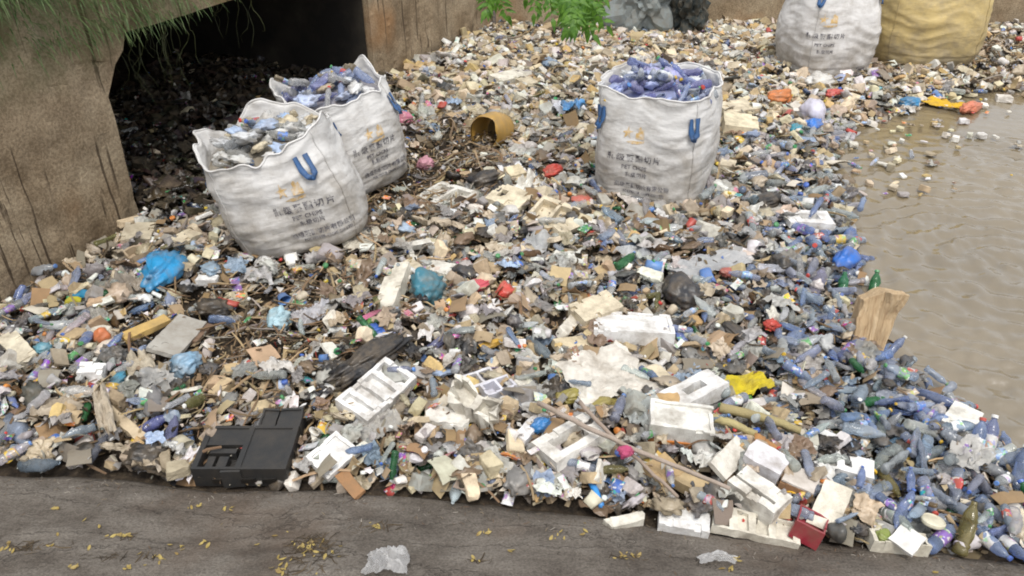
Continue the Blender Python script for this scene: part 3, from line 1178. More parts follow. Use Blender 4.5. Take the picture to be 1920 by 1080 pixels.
# upright bag by the water
p = at(1237, 404)
bR = Bag((p.x, p.y + 0.42, 0.03), R(-24), 0.93, 0.90, 0.98, (-0.02, 0.03), 1, rim=0.035, rimf=rims((R(60), 0.5, 0.05)), bulge=0.03, foot=0.86, nexp=3.6, top=0.99)
bR.build("bulk_bag", "white woven bulk bag heaped with blue bottles, upright near the brown water", WHITE_SACK,
         [(R(-45 - 2), 0.86, 0.17, 9, 0.02), (R(-135 + 2), 0.86, 0.17, 9, 0.03), (R(45), 0.86, 0.17, 9, 0.02), (R(135), 0.86, 0.17, 9, 0.02)],
         (R(-97), ROWS), (R(-99), 0.68, 1.0), mouth=0.84, liner=(0.28, 0.32, 0.52))
fill_bag(bR, 70, [("blue", (0.38, 0.45, 0.74)), ("pale blue", (0.54, 0.61, 0.80)), ("violet blue", (0.42, 0.43, 0.70)), ("clear", (0.70, 0.74, 0.79))], (0.8, 0, "in the upright bag"), hi=0.14)

# near leaning bag
p = at(556, 504)
bN = Bag((p.x + 0.02, p.y + 0.42, 0.10), R(12), 0.98, 0.92, 0.83, (-0.10, 0.02), 5, roll=-9, rim=0.10, rimf=rims((R(160), 0.35, 0.13), (R(85), 0.42, 0.15), (R(-35), 0.4, 0.16), (R(-110), 0.6, -0.08), (R(125), 0.22, -0.08), (R(30), 0.3, -0.06)), bulge=0.05, foot=0.74, nexp=3.0, top=0.98)
bN.build("bulk_bag", "sagging white woven bulk bag leaning sideways, nearest of the pair by the culvert", WHITE_SACK,
         [(R(-62), 0.90, 0.17, 12, 0.03), (R(180), 0.84, 0.18, 9, 0.03), (R(100), 0.9, 0.16, 10, 0.02), (R(35), 0.88, 0.16, 10, 0.02)],
         (R(-76), [(t, s_, z_, d_) for t, s_, z_, d_ in ROWS]), (R(-80), 0.64, 1.05), mouth=0.82, liner=(0.3, 0.27, 0.22))
fill_bag(bN, 46, [("cream", (0.66, 0.58, 0.42)), ("white", (0.7, 0.7, 0.68)), ("pale blue", (0.4, 0.5, 0.68)), ("clear", (0.62, 0.64, 0.66)), ("whitish", (0.6, 0.6, 0.58))], (0.45, 0, "in the sagging bag"), hi=0.1)

# its neighbour behind
p = at(648, 395)
bB = Bag((p.x + 0.03, p.y + 0.45, 0.08), R(38), 0.86, 0.86, 0.86, (-0.02, 0.04), 9, roll=-7, rim=0.08, rimf=rims((R(20), 0.45, 0.13), (R(140), 0.3, 0.12), (R(80), 0.3, -0.08), (R(-100), 0.6, -0.04)), bulge=0.05, foot=0.76, nexp=3.2, top=1.0)
bB.build("bulk_bag", "white woven bulk bag half hidden behind the sagging bag by the culvert", WHITE_SACK,
         [(R(-135 + 4), 0.80, 0.18, 9, 0.02), (R(-45), 0.88, 0.18, 9, 0.03), (R(45), 0.88, 0.16, 9, 0.02), (R(150), 0.84, 0.18, 9, 0.03)],
         (R(-82), ROWS), (R(-80), 0.60, 1.0), mouth=0.86, liner=(0.26, 0.26, 0.3))
fill_bag(bB, 46, [("pale blue", (0.46, 0.54, 0.74)), ("violet blue", (0.38, 0.41, 0.66)), ("white", (0.68, 0.68, 0.68)), ("beige", (0.5, 0.42, 0.3)), ("clear", (0.55, 0.58, 0.62))], (0.7, 0, "in the half hidden bag"), hi=0.12)

# two full bags on the far bank
p = at(1560, 160)
bW = Bag((p.x, p.y + 0.52, 0.0), R(12), 1.02, 1.0, 1.25, (0.02, 0.04), 14, rim=0.06, bulge=0.09, foot=0.92, nexp=3.0, top=0.86)
bW.build("bulk_bag", "full white woven bulk bag on the far bank beside the yellow one", (0.66, 0.645, 0.63),
         [(R(-45), 0.9, 0.15, 9, 0.02), (R(-135), 0.9, 0.15, 9, 0.02), (R(45), 0.9, 0.15, 9, 0.02), (R(135), 0.9, 0.15, 9, 0.02)],
         (R(-122), ROWS[:3]), (R(-122), 0.62, 1.1), mouth=0.86, liner=(0.3, 0.28, 0.26))
p = at(1752, 140)
bY = Bag((p.x, p.y + 0.55, 0.02), R(-8), 1.28, 1.15, 1.3, (-0.02, 0.04), 21, rim=0.06, bulge=0.07, foot=0.72, nexp=3.0, top=0.9)
bY.build("bulk_bag", "full yellow woven bulk bag on the far bank", (0.56, 0.43, 0.19),
         [(R(-45), 0.9, 0.15, 9, 0.02), (R(-135), 0.9, 0.15, 9, 0.02), (R(45), 0.9, 0.15, 9, 0.02), (R(135), 0.9, 0.15, 9, 0.02)],
         None, None, mouth=0.86, liner=(0.3, 0.28, 0.22))

# ------------------------------------------------------------------ single pieces that stand out of the heap
def pix(p):
    q = Vector(p) - Vector((0, 0, CAM_H))
    dep = q.y * CS - q.z * SN
    return 960 + F * q.x / dep, 540 - F * (q.y * SN + q.z * CS) / dep


def place(u1, v1, u2, v2, wpx, z):
    a, b = at(u1, v1, z), at(u2, v2, z)
    c = (a + b) / 2
    d = b - a
    yaw = math.atan2(d.y, d.x)
    pr = Vector((-math.sin(yaw), math.cos(yaw), 0)) * 0.1
    p0, p1 = pix(c - pr), pix(c + pr)
    k = math.hypot(p1[0] - p0[0], p1[1] - p0[1]) / 0.2
    # keep only the share across the long axis on the picture
    lx, ly = u2 - u1, v2 - v1
    ll = math.hypot(lx, ly) or 1
    ac = abs((p1[0] - p0[0]) * (-ly / ll) + (p1[1] - p0[1]) * (lx / ll)) / 0.2
    return c, d.length, yaw, wpx / max(ac, k * 0.4)


TAKEN = []


def settle(c, r):
    TAKEN.append((c.x, c.y, r))


def cells(xs, ys, Hm, seed=0, jit=0.004, warp=0.0):
    """block of columns: Hm[i][j] = top height of a cell (0 = open); one connected mesh"""
    V, Fc, idx = [], [], {}

    def vt(i, j, z):
        key = (i, j, round(z, 5))
        if key not in idx:
            x, y = xs[i], ys[j]
            jx = jit * (nz(x * 19 + seed, y * 19, z * 23) + nz(x * 7 + seed, y * 7, z * 6)) * 2
            jy = jit * (nz(x * 19, y * 19 + seed, z * 23 + 5) + nz(x * 7, y * 7 + seed, z * 6 + 5)) * 2
            w = warp * (nz(x * 3 + seed, y * 3) + 0.4 * nz(x * 9, y * 9 + seed))
            idx[key] = len(V)
            V.append((x + jx, y + jy, z + w))
        return idx[key]
    nx_, ny_ = len(xs) - 1, len(ys) - 1
    h = lambda i, j: Hm[i][j] if 0 <= i < nx_ and 0 <= j < ny_ else 0
    for i in range(nx_):
        for j in range(ny_):
            t = h(i, j)
            if t <= 0:
                continue
            Fc.append((vt(i, j, t), vt(i + 1, j, t), vt(i + 1, j + 1, t), vt(i, j + 1, t)))
            Fc.append((vt(i, j + 1, 0), vt(i + 1, j + 1, 0), vt(i + 1, j, 0), vt(i, j, 0)))
            for (di, dj, e0, e1) in ((-1, 0, (i, j + 1), (i, j)), (1, 0, (i + 1, j), (i + 1, j + 1)), (0, -1, (i, j), (i + 1, j)), (0, 1, (i + 1, j + 1), (i, j + 1))):
                o_ = h(i + di, j + dj)
                if o_ < t - 1e-6:
                    Fc.append((vt(*e0, o_), vt(*e1, o_), vt(*e1, t), vt(*e0, t)))
    return V, Fc


def lin(a, b, n_):
    return [a + (b - a) * i / n_ for i in range(n_ + 1)]


def refine(vals, step):
    out = [vals[0]]
    for v in vals[1:]:
        n_ = max(1, int((v - out[-1]) / step))
        a = out[-1]
        out += [a + (v - a) * (i + 1) / n_ for i in range(n_)]
    return out


def slab_mesh(L, W, T_, seed, recess=(), ragged=0.0, warp=0.006, chips=True):
    """recess: (x0, x1, y0, y1, depth share) in shares of the slab, depth 1 = hole right through"""
    r_ = random.Random(seed)
    bx = sorted(set([0, 1] + [q for r in recess for q in r[:2]]))
    by = sorted(set([0, 1] + [q for r in recess for q in r[2:4]]))
    step = max(0.03, min(L, W) / 6)
    xs = refine([(b - 0.5) * L for b in bx], step)
    ys = refine([(b - 0.5) * W for b in by], step)
    Hm = []
    for i in range(len(xs) - 1):
        row = []
        for j in range(len(ys) - 1):
            x, y = (xs[i] + xs[i + 1]) / 2 / L + 0.5, (ys[j] + ys[j + 1]) / 2 / W + 0.5
            t = T_
            for (x0, x1, y0, y1, dp) in recess:
                if x0 < x < x1 and y0 < y < y1:
                    t = 0 if dp >= 1 else T_ * (1 - dp)
            edge = min(x, 1 - x, y, 1 - y)
            if chips and edge < 0.2 and r_.random() < 0.10 and t == T_:
                t = T_ * r_.uniform(0.75, 0.95)
            row.append(t)
        Hm.append(row)
    V, Fc = cells(xs, ys, Hm, seed, 0.0035, warp * 0.5)
    if ragged:
        V2 = []
        for x, y, z in V:
            e = max(abs(x) / L, abs(y) / W) * 2
            f = 1 - ragged * max(0, (e - 0.45) / 0.55) * (0.35 + 1.5 * abs(nz(x * 16 + seed, y * 16, z * 5)) + 0.8 * nz(x * 6, y * 6 + seed, 4))
            V2.append((x * f, y * f, z * (1 + 0.5 * ragged * nz(x * 14, y * 14, seed)) + 0.9 * warp * (nz(x * 4 + seed, y * 4, 2) + (x / L) ** 2 * 3)))
        V = V2
    return V, Fc


SEED = [0]


def nseed():
    SEED[0] += 1
    return SEED[0]


FOAM, CREAM, BRIGHT = (0.72, 0.70, 0.64), (0.68, 0.60, 0.45), (0.79, 0.785, 0.77)


def slab(u1, v1, u2, v2, w, th, col, label, name="foam_slab", cat="foam", mat="foam_obj", recess=(), tilt=(0, 0), lift=0.05, ragged=0.0, warp=0.006, group=None):
    c, L, yaw, W = place(u1, v1, u2, v2, w, 0.06 + lift)
    sd = nseed()
    V, Fc = slab_mesh(L, W, th, sd, recess, ragged, warp)
    me = mesh_pd(name, V, Fc)
    o = obj(name, me, M[mat], None, (c.x, c.y, max(hz(c.x, c.y), 0) + lift), None, None, col)
    o.rotation_euler = (Matrix.Rotation(yaw, 3, 'Z') @ Matrix.Rotation(R(tilt[0]), 3, 'X') @ Matrix.Rotation(R(tilt[1]), 3, 'Y')).to_euler()
    tag(o, label, cat, group)
    settle(c, 0.45 * max(L, W))
    return o


def sheet(u1, v1, u2, v2, w, col, label, name="plastic_sheet", cat="plastic sheet", mat="film_obj", amp=0.12, lift=0.07, n_=22, k=None, group=None):
    c, L, yaw, W = place(u1, v1, u2, v2, w, 0.06 + lift)
    k = nseed() if k is None else k
    q = k * 4.1

    def f(x, y):
        ox = 0.5 * x * (0.92 + 0.22 * nz(x * 1.2 + q, y * 1.2)) + 0.05 * nz(x * 3 + q, y * 3, 5) + 0.02 * nz(x * 9 + q, y * 9, 5)
        oy = 0.5 * y * (0.92 + 0.22 * nz(x * 1.2, y * 1.2 + q)) + 0.05 * nz(x * 3, y * 3 + q, 8) + 0.02 * nz(x * 9, y * 9 + q, 8)
        z = 0.55 * amp * (1.0 * abs(nz(x * 1.1 + q, y * 1.1, 2)) + 0.5 * abs(nz(x * 2.4, y * 1.9 + q, 4)) + 0.22 * abs(nz(x * 5.5 + q, y * 4.2, 6)) + 0.06 * nz(x * 14, y * 14, q) - 0.3 * max(0, max(abs(x), abs(y)) - 0.7))
        return (ox * L, oy * W, z)
    V, T = grid_tmpl(int(n_ * 1.5), int(n_ * 1.5), f)
    o = obj(name, mesh_np(name, V, T, smooth=True), M[mat], None, (c.x, c.y, max(hz(c.x, c.y), 0) + lift), (0, 0, yaw), None, col)
    tag(o, label, cat, group)
    settle(c, 0.4 * max(L, W))
    return o


def lump(u1, v1, u2, v2, w, col, label, name="plastic_bag", cat="bag", mat="film_obj", flat=0.5, lift=0.04, crease=0.6, sub=3, group=None):
    c, L, yaw, W = place(u1, v1, u2, v2, w, 0.11 + lift)
    k = nseed()
    V, T = ball_tmpl(k + 11, 4, 1.0, crease * 0.6, True)
    V = V * [L * 0.9, W * 0.9, min(L, W) * flat * 1.1]
    col = tuple(q * 0.85 + 0.01 for q in col)
    o = obj(name, mesh_np(name, V, T, smooth=True), M[mat], None, (c.x, c.y, max(hz(c.x, c.y), 0) + lift + 0.035 + min(L, W) * flat * 0.25), (0, 0, yaw), None, col)
    tag(o, label, cat, group)
    settle(c, 0.4 * max(L, W))
    return o


def stick(u1, v1, u2, v2, r, col, label, name="wooden_pole", cat="pole", z1=0.12, z2=0.12, bend=0.03, mat="wood_obj", group=None):
    a, b = at(u1, v1, z1), at(u2, v2, z2)
    k = nseed()
    sd = Vector((-(b - a).y, (b - a).x, 0)).normalized()
    pts = [a + (b - a) * (i / 14) + sd * (bend * math.sin(i / 14 * 5 + k) + 0.01 * nz(i, k)) + Vector((0, 0, 0.012 * nz(i * 0.6, k, 3))) for i in range(15)]
    c = (a + b) / 2
    pts = [p - c for p in pts]
    o = obj(name, tube_mesh(name, pts, r, 7, lambda t: 1.1 - 0.3 * t + 0.1 * nz(t * 8, k)), M[mat], None, c, None, None, col)
    return tag(o, label, cat, group)


HOLE = ((0.16, 0.84, 0.2, 0.8, 1.0),)
TRAY = ((0.08, 0.92, 0.1, 0.9, 0.7),)
TWIN = ((0.08, 0.46, 0.14, 0.86, 0.75), (0.54, 0.92, 0.14, 0.86, 0.75))
RIBS = ((0.06, 0.2, 0.1, 0.9, 0.5), (0.28, 0.42, 0.1, 0.9, 0.5), (0.5, 0.64, 0.1, 0.9, 0.5), (0.72, 0.92, 0.1, 0.9, 0.5))
# pale foam
slab(806, 356, 876, 386, 40, 0.07, FOAM, "white foam tray with two hollows beside the brown debris", "foam_tray", recess=TWIN, tilt=(8, -6))
slab(768, 486, 824, 474, 34, 0.05, FOAM, "open white foam frame lying just above the boat shaped foam piece", "foam_packing", recess=HOLE, tilt=(10, 4))
slab(800, 500, 856, 520, 26, 0.06, (0.7, 0.68, 0.62), "pointed boat shaped piece of white foam below the open frame", ragged=0.25, tilt=(6, -4))
slab(758, 516, 722, 592, 36, 0.09, (0.74, 0.70, 0.60), "long cream foam block standing out beside the teal bag", "foam_block", recess=((0.0, 0.3, 0.0, 0.3, 0.5),), tilt=(12, 6))
slab(1000, 402, 1070, 420, 42, 0.08, CREAM, "cream foam lid with ridges below the yellow container", "foam_box_cover", recess=TWIN, tilt=(10, 8))
slab(1040, 440, 1085, 415, 18, 0.05, CREAM, "narrow cream foam bar leaning on the ridged lid", "foam_bar", tilt=(20, 5))
slab(1110, 618, 1258, 622, 40, 0.10, BRIGHT, "clean white foam box lid above the dirty plastic sheet", "foam_box_cover", recess=((0.05, 0.95, 0.1, 0.9, 0.12),), tilt=(-4, 2), lift=0.06)
slab(1080, 606, 1150, 582, 36, 0.10, CREAM, "yellowed cream foam block against the clean white lid", "foam_block", tilt=(6, -4))
slab(1040, 640, 1082, 590, 22, 0.06, (0.78, 0.74, 0.65), "thin upright foam scrap beside the yellowed block", ragged=0.2, tilt=(25, 10))
slab(1040, 655, 1105, 640, 20, 0.05, (0.68, 0.58, 0.4), "stained tan foam piece under the thin upright scrap", tilt=(4, 6))
slab(660, 778, 752, 706, 58, 0.08, BRIGHT, "large bright white ribbed foam panel below the long black bag", "foam_plank", recess=RIBS, tilt=(10, -6), lift=0.07)
slab(832, 748, 958, 802, 52, 0.12, (0.74, 0.71, 0.63), "big torn cream foam packing shell in front of the small cartons", "foam_shell", recess=((0.12, 0.5, 0.2, 0.85, 0.7), (0.58, 0.9, 0.2, 0.7, 0.5)), ragged=0.55, warp=0.05, tilt=(16, 4), lift=0.07)
slab(795, 785, 885, 802, 34, 0.05, (0.8, 0.78, 0.72), "flat white foam piece under the torn packing shell", ragged=0.3, tilt=(4, 3))
slab(872, 735, 925, 712, 26, 0.07, (0.68, 0.68, 0.72), "pale divided carton tray behind the torn foam shell", "carton_tray", "carton", "card_obj", recess=TWIN, tilt=(8, 4))
slab(905, 752, 958, 728, 24, 0.08, (0.62, 0.62, 0.68), "pale carton with tan side next to the divided tray", "carton", "carton", "card_obj", recess=TWIN, tilt=(6, 4))
slab(1020, 862, 1118, 812, 62, 0.07, (0.8, 0.78, 0.73), "white foam frame with square opening beneath the long pole", "foam_packing", recess=((0.2, 0.75, 0.25, 0.75, 1.0),), tilt=(-6, -4), lift=0.06)
slab(970, 835, 1010, 790, 22, 0.05, (0.76, 0.75, 0.75), "slim white foam strip beside the blue ball of film", tilt=(8, 4))
slab(1258, 766, 1348, 730, 46, 0.09, BRIGHT, "bright white foam frame with rectangular hole near the yellow cloth", "foam_packing", recess=((0.3, 0.72, 0.32, 0.7, 1.0),), tilt=(-8, -6), lift=0.08)
slab(1395, 872, 1462, 905, 36, 0.11, (0.74, 0.73, 0.76), "smooth white foam brick above the long foam bar", "foam_block", tilt=(4, 6))
slab(1340, 892, 1388, 842, 40, 0.03, (0.70, 0.67, 0.6), "upright greyish foam board beside the orange banded box", "foam_board", tilt=(30, 0), lift=0.09)
slab(1378, 908, 1462, 966, 40, 0.13, (0.78, 0.76, 0.7), "long thick cream foam bar with a slot along its top", "foam_bar", recess=((0.0, 0.9, 0.3, 0.42, 0.5),), tilt=(6, 4))
slab(1335, 968, 1500, 1000, 40, 0.05, (0.72, 0.68, 0.58), "flat cream foam strips along the concrete edge beside the red box", "foam_plank", recess=RIBS, tilt=(2, 2), lift=0.03)
slab(1235, 968, 1330, 984, 34, 0.06, BRIGHT, "white foam slab lying along the concrete edge", tilt=(2, 0), lift=0.03)
slab(1545, 972, 1572, 912, 58, 0.025, (0.76, 0.71, 0.6), "stained cream foam board propped beside the snack box", "foam_board", tilt=(0, -22), lift=0.12)
slab(1765, 792, 1822, 816, 42, 0.13, (0.77, 0.76, 0.7), "clean foam block floating at the water edge", "foam_block", tilt=(4, 4), lift=0.01)
slab(1630, 1012, 1738, 1022, 26, 0.07, (0.72, 0.68, 0.57), "long cream foam tray by the concrete edge near the blue bottles", "foam_tray", recess=TRAY, tilt=(-6, 2), lift=0.03)
slab(1682, 986, 1728, 1018, 34, 0.015, (0.74, 0.73, 0.7), "white printed carton flap with red mark above the cream tray", "carton_flap", "carton", "card_obj", tilt=(12, 4), lift=0.11)
slab(1893, 948, 1945, 1015, 46, 0.05, (0.72, 0.65, 0.5), "cream foam board at the edge of the floating bottles", "foam_board", tilt=(6, 4), lift=0.03)
slab(1563, 872, 1632, 888, 30, 0.06, BRIGHT, "white plastic appliance shell with a round hole", "plastic_shell", "plastic part", "hard_obj", recess=((0.2, 0.4, 0.3, 0.65, 0.8),), tilt=(6, 6), lift=0.07)
slab(1520, 818, 1562, 842, 34, 0.04, BRIGHT, "white foam square beside the blue film scrap", tilt=(4, -6))
slab(592, 868, 652, 826, 48, 0.035, BRIGHT, "bright white foam lid with raised rim beside the black crate", "foam_box_cover", recess=((0.1, 0.9, 0.12, 0.88, 0.35),), tilt=(14, -10), lift=0.10)
slab(1472, 416, 1556, 418, 28, 0.06, BRIGHT, "bright white foam frame with speckled opening near the waterline", "foam_packing", recess=((0.28, 0.72, 0.28, 0.72, 0.8),), tilt=(-4, 2), lift=0.06)
slab(1408, 406, 1472, 388, 24, 0.015, (0.52, 0.5, 0.46), "flat grey board beside the bright white frame", "flat_board", "board", "card_obj", tilt=(6, 4))
slab(1350, 216, 1408, 206, 20, 0.10, CREAM, "cream foam block just beyond the upright bag", "foam_block", tilt=(4, 2))
slab(1352, 246, 1416, 250, 22, 0.14, (0.74, 0.66, 0.48), "thick yellowish foam block between the upright bag and the water", "foam_block", tilt=(4, 4))
slab(1350, 312, 1378, 316, 14, 0.08, CREAM, "small cream foam block hard against the upright bag", "foam_block")
slab(928, 156, 982, 138, 16, 0.08, (0.74, 0.70, 0.6), "long pale foam slab on the slope below the pier", tilt=(6, 4))
slab(975, 162, 1002, 158, 14, 0.10, CREAM, "small cream foam block touching the long pale slab", "foam_block")
slab(372, 531, 410, 532, 11, 0.05, BRIGHT, "short clean white foam bar below the sagging bag", "foam_bar")
slab(24, 645, 60, 682, 36, 0.09, (0.72, 0.66, 0.52), "cream foam block by the foot of the abutment wall", "foam_block", tilt=(10, 6))
slab(182, 668, 222, 626, 14, 0.03, (0.70, 0.62, 0.52), "narrow pinkish white board crossing the litter by the yellow plank", "narrow_board", "board", "card_obj", tilt=(10, 4))
slab(155, 708, 200, 704, 18, 0.08, BRIGHT, "small white carton near the purple labelled bottles", "carton", "carton", "card_obj", tilt=(6, 4))
slab(235, 452, 290, 448, 24, 0.10, (0.56, 0.5, 0.38), "dusty cream foam box by the corner of the culvert", "foam_block", tilt=(8, 6))
slab(328, 470, 368, 448, 16, 0.06, CREAM, "angled cream foam strip under the culvert corner", "foam_bar", tilt=(10, 4))
slab(925, 372, 985, 388, 28, 0.08, (0.72, 0.64, 0.48), "cream foam slab with holes behind the ridged lid", recess=((0.2, 0.4, 0.3, 0.7, 0.6),), tilt=(10, 6))
slab(1195, 738, 1250, 730, 14, 0.05, FOAM, "small foam bar below the dirty plastic sheet", "foam_bar")
slab(1310, 205, 1320, 203, 6, 0.03, CREAM, "scrap of foam caught at the side of the upright bag")
slab(765, 500, 790, 520, 14, 0.05, CREAM, "little cream foam chip by the open frame")
slab(1180, 270, 1190, 272, 5, 0.03, CREAM, "scrap of foam at the foot of the upright bag")
slab(400, 745, 432, 718, 16, 0.05, (0.6, 0.46, 0.28), "tan foam scrap in the brown twiggy debris")
slab(468, 772, 520, 762, 20, 0.05, (0.6, 0.48, 0.3), "tan bent foam piece behind the black crate", ragged=0.2)
slab(1135, 985, 1210, 968, 22, 0.05, (0.74, 0.71, 0.62), "low pale foam offcut on the concrete edge by the blue pipe", ragged=0.15, lift=0.02)
# boxes and boards
o = slab(1212, 812, 1328, 826, 46, 0.17, (0.74, 0.73, 0.68), "dirty white box with an orange band round its base", "foam_box", recess=((0.06, 0.94, 0.1, 0.9, 0.08),), tilt=(4, 2), lift=0.03)
_, L_, _, W_ = place(1212, 812, 1328, 826, 46, 0.08)
V, Fc = slab_mesh(L_ + 0.012, W_ + 0.012, 0.06, 3, (), 0, 0.0, False)
obj("orange_band", mesh_pd("orange_band", V, Fc), M["card_obj"], o, (0, 0, 0.012), color=(0.55, 0.2, 0.05))
slab(1485, 982, 1540, 1002, 40, 0.10, (0.27, 0.025, 0.04), "crimson box on the concrete edge", "crimson_box", "box", "hard_obj", recess=((0.05, 0.95, 0.08, 0.92, 0.5),), tilt=(-10, 10), lift=0.04)
o = slab(1460, 908, 1520, 930, 34, 0.12, (0.30, 0.17, 0.09), "brown snack carton with yellow and red print and pale top", "snack_carton", "carton", "card_obj", tilt=(0, 6), lift=0.05)
_, L_, _, W_ = place(1460, 908, 1520, 930, 34, 0.08)
for nm, x_, sx_, z_, c_ in (("yellow_print", 0.05, 0.10, 0.03, (0.72, 0.42, 0.05)), ("red_print", 0.30, 0.12, 0.055, (0.5, 0.06, 0.05))):
    V, T = lathe([(0.03, -0.003), (0.032, 0.003)], 14)
    q = obj(nm, mesh_np(nm, np.stack([V[:, 0] * 1.1, V[:, 2], V[:, 1]], 1), T), M["card_obj"], o, (L_ * (x_ - 0.1), -W_ / 2 - 0.006, 0.06), color=c_)
V, Fc = slab_mesh(L_ * 0.98, W_ * 0.98, 0.01, 5, (), 0, 0, False)
obj("pale_top", mesh_pd("pale_top", V, Fc), M["card_obj"], o, (0, 0, 0.121), color=(0.6, 0.55, 0.5))
slab(232, 638, 314, 598, 13, 0.035, (0.56, 0.38, 0.14), "yellow wooden plank lying among the litter by the abutment wall", "wooden_plank", "plank", "wood_obj", tilt=(6, 2), lift=0.09)
slab(355, 640, 385, 602, 22, 0.03, (0.20, 0.13, 0.09), "dark brown board beside the grey fibre sheet", "brown_board", "board", "wood_obj", tilt=(8, 6))
slab(300, 665, 360, 592, 44, 0.03, (0.42, 0.40, 0.36), "large grey fibre sheet leaning in the litter", "fibre_sheet", "board", "cloth_obj", tilt=(16, 6), lift=0.09, warp=0.03)
slab(1225, 872, 1262, 905, 44, 0.04, (0.45, 0.32, 0.17), "tan plywood scrap under the crossing poles", "plywood_scrap", "board", "wood_obj", tilt=(6, 8))
slab(1262, 888, 1335, 922, 30, 0.07, (0.50, 0.38, 0.22), "tan cardboard carton under the long pole", "cardboard_carton", "carton", "card_obj", tilt=(6, 8))
slab(1008, 62, 1052, 36, 9, 0.06, (0.42, 0.32, 0.2), "weathered timber beam at the top of the heap under the green leaves", "timber_beam", "beam", "wood_obj", tilt=(4, 2))
slab(205, 775, 268, 822, 20, 0.05, (0.58, 0.47, 0.32), "pale broken plank beside the beige cloth", "broken_plank", "plank", "wood_obj", tilt=(6, 6))
slab(640, 880, 672, 918, 24, 0.02, (0.36, 0.2, 0.1), "brown curved bark piece beside the white lid", "bark_piece", "bark", "wood_obj", tilt=(20, 10), warp=0.03)
slab(250, 482, 275, 500, 34, 0.08, (0.40, 0.31, 0.21), "brown cracked pot shell at the foot of the abutment", "pot_shell", "pot", "hard_obj", recess=TRAY, warp=0.03, ragged=0.15)
# poles
stick(1007, 757, 1368, 918, 0.013, (0.40, 0.33, 0.28), "long pale wooden pole lying across the foam frame", z1=0.27, z2=0.26, bend=0.012)
stick(1087, 753, 1268, 934, 0.011, (0.34, 0.27, 0.22), "thinner wooden pole crossing under the long pole", z1=0.24, z2=0.2, bend=0.01)
stick(760, 393, 952, 407, 0.014, (0.2, 0.14, 0.09), "brown branch lying on the bare debris between the bags", "fallen_branch", "branch", 0.15, 0.16, 0.02)
stick(1350, 762, 1502, 806, 0.026, (0.36, 0.30, 0.15), "thick greenish bamboo pole below the yellow cloth", "bamboo_pole", "pole", 0.22, 0.19, 0.01)
stick(1330, 782, 1420, 812, 0.024, (0.42, 0.36, 0.18), "short split bamboo beside the thick pole", "bamboo_pole", "pole", 0.19, 0.16, 0.01)
stick(1415, 825, 1470, 850, 0.03, (0.45, 0.22, 0.08), "orange brown stem with a torn blue label", "palm_stem", "stem", 0.19, 0.16, 0.01)
stick(1108, 900, 1128, 950, 0.019, (0.03, 0.28, 0.72), "bright blue plastic pipe end by the concrete edge", "plastic_pipe", "pipe", 0.12, 0.08, 0.0, "hard_obj")
stick(755, 210, 812, 214, 0.018, (0.08, 0.33, 0.6), "light blue plastic pipe beside the half hidden bag", "plastic_pipe", "pipe", 0.1, 0.1, 0.0, "hard_obj")
stick(560, 778, 610, 740, 0.011, (0.3, 0.24, 0.17), "crooked stick behind the bright ribbed panel", z1=0.12, z2=0.14)
stick(740, 402, 700, 380, 0.012, (0.2, 0.15, 0.1), "dark stick stuck in the debris beside the bag pair", z1=0.1, z2=0.16)
stick(860, 280, 842, 230, 0.012, (0.17, 0.12, 0.08), "dark bent branch beside the yellow container", "fallen_branch", "branch", 0.08, 0.25, 0.04)
for i, (a_, b_) in enumerate([((1160, 835), (1192, 828)), ((1168, 822), (1186, 846)), ((1178, 836), (1196, 842))]):
    pass
lump(1160, 834, 1192, 832, 18, (0.55, 0.08, 0.2), "knot of pink string tied round the long pole", "string_knot", "string", "cloth_obj", 0.6, 0.2, 0.9)
# sheets and films
sheet(1060, 712, 1205, 672, 116, (0.66, 0.62, 0.55), "large dirty white plastic sheet crumpled in front of the clean foam lid", amp=0.10, lift=0.13, n_=34)
sheet(1258, 516, 1404, 482, 38, (0.62, 0.63, 0.64), "long translucent plastic sheet between the black bags", mat="clear_obj", amp=0.10, n_=26)
sheet(985, 490, 1015, 432, 50, (0.66, 0.67, 0.67), "cloudy clear plastic bag standing below the ridged foam lid", "clear_bag", "bag", "clear_obj", amp=0.22, n_=20)
sheet(1160, 492, 1225, 470, 40, (0.70, 0.72, 0.74), "whitish clear plastic wrap right of the cloudy bag", "clear_wrap", "plastic wrap", "clear_obj", amp=0.16, n_=20)
sheet(640, 466, 718, 444, 36, (0.58, 0.54, 0.45), "cream folded sack scrap lying by the foot of the sagging bag", "sack_scrap", "sack", "cloth_obj", amp=0.10)
sheet(1185, 800, 1235, 772, 52, (0.62, 0.66, 0.65), "clear crumpled plastic bag above the orange banded box", "clear_bag", "bag", "clear_obj", amp=0.25, n_=20)
sheet(668, 812, 752, 775, 44, (0.60, 0.58, 0.54), "clear wrap spilling below the bright ribbed panel", "clear_wrap", "plastic wrap", "clear_obj", amp=0.16, n_=20)
sheet(985, 745, 1040, 722, 30, (0.62, 0.61, 0.57), "torn grey film beside the dirty sheet", "film_scrap", "plastic film", "clear_obj", amp=0.14)
sheet(550, 612, 625, 570, 36, (0.42, 0.42, 0.45), "grey plastic bag beside the blue and white ball", "grey_bag", "bag", "film_obj", amp=0.2)
sheet(132, 612, 205, 585, 30, (0.52, 0.50, 0.45), "dusty clear bag beside the abutment bottles", "clear_bag", "bag", "clear_obj", amp=0.2)
sheet(205, 560, 262, 530, 46, (0.45, 0.39, 0.32), "beige plastic bag under the bright blue bag", "beige_bag", "bag", "clear_obj", amp=0.25)
sheet(58, 778, 160, 758, 44, (0.48, 0.41, 0.32), "crumpled beige cloth at the corner of the heap", "beige_cloth", "cloth", "cloth_obj", amp=0.16)
sheet(186, 726, 204, 818, 36, (0.55, 0.48, 0.38), "pale cloth hanging down the litter by the broken plank", "pale_cloth", "cloth", "cloth_obj", amp=0.14, lift=0.12)
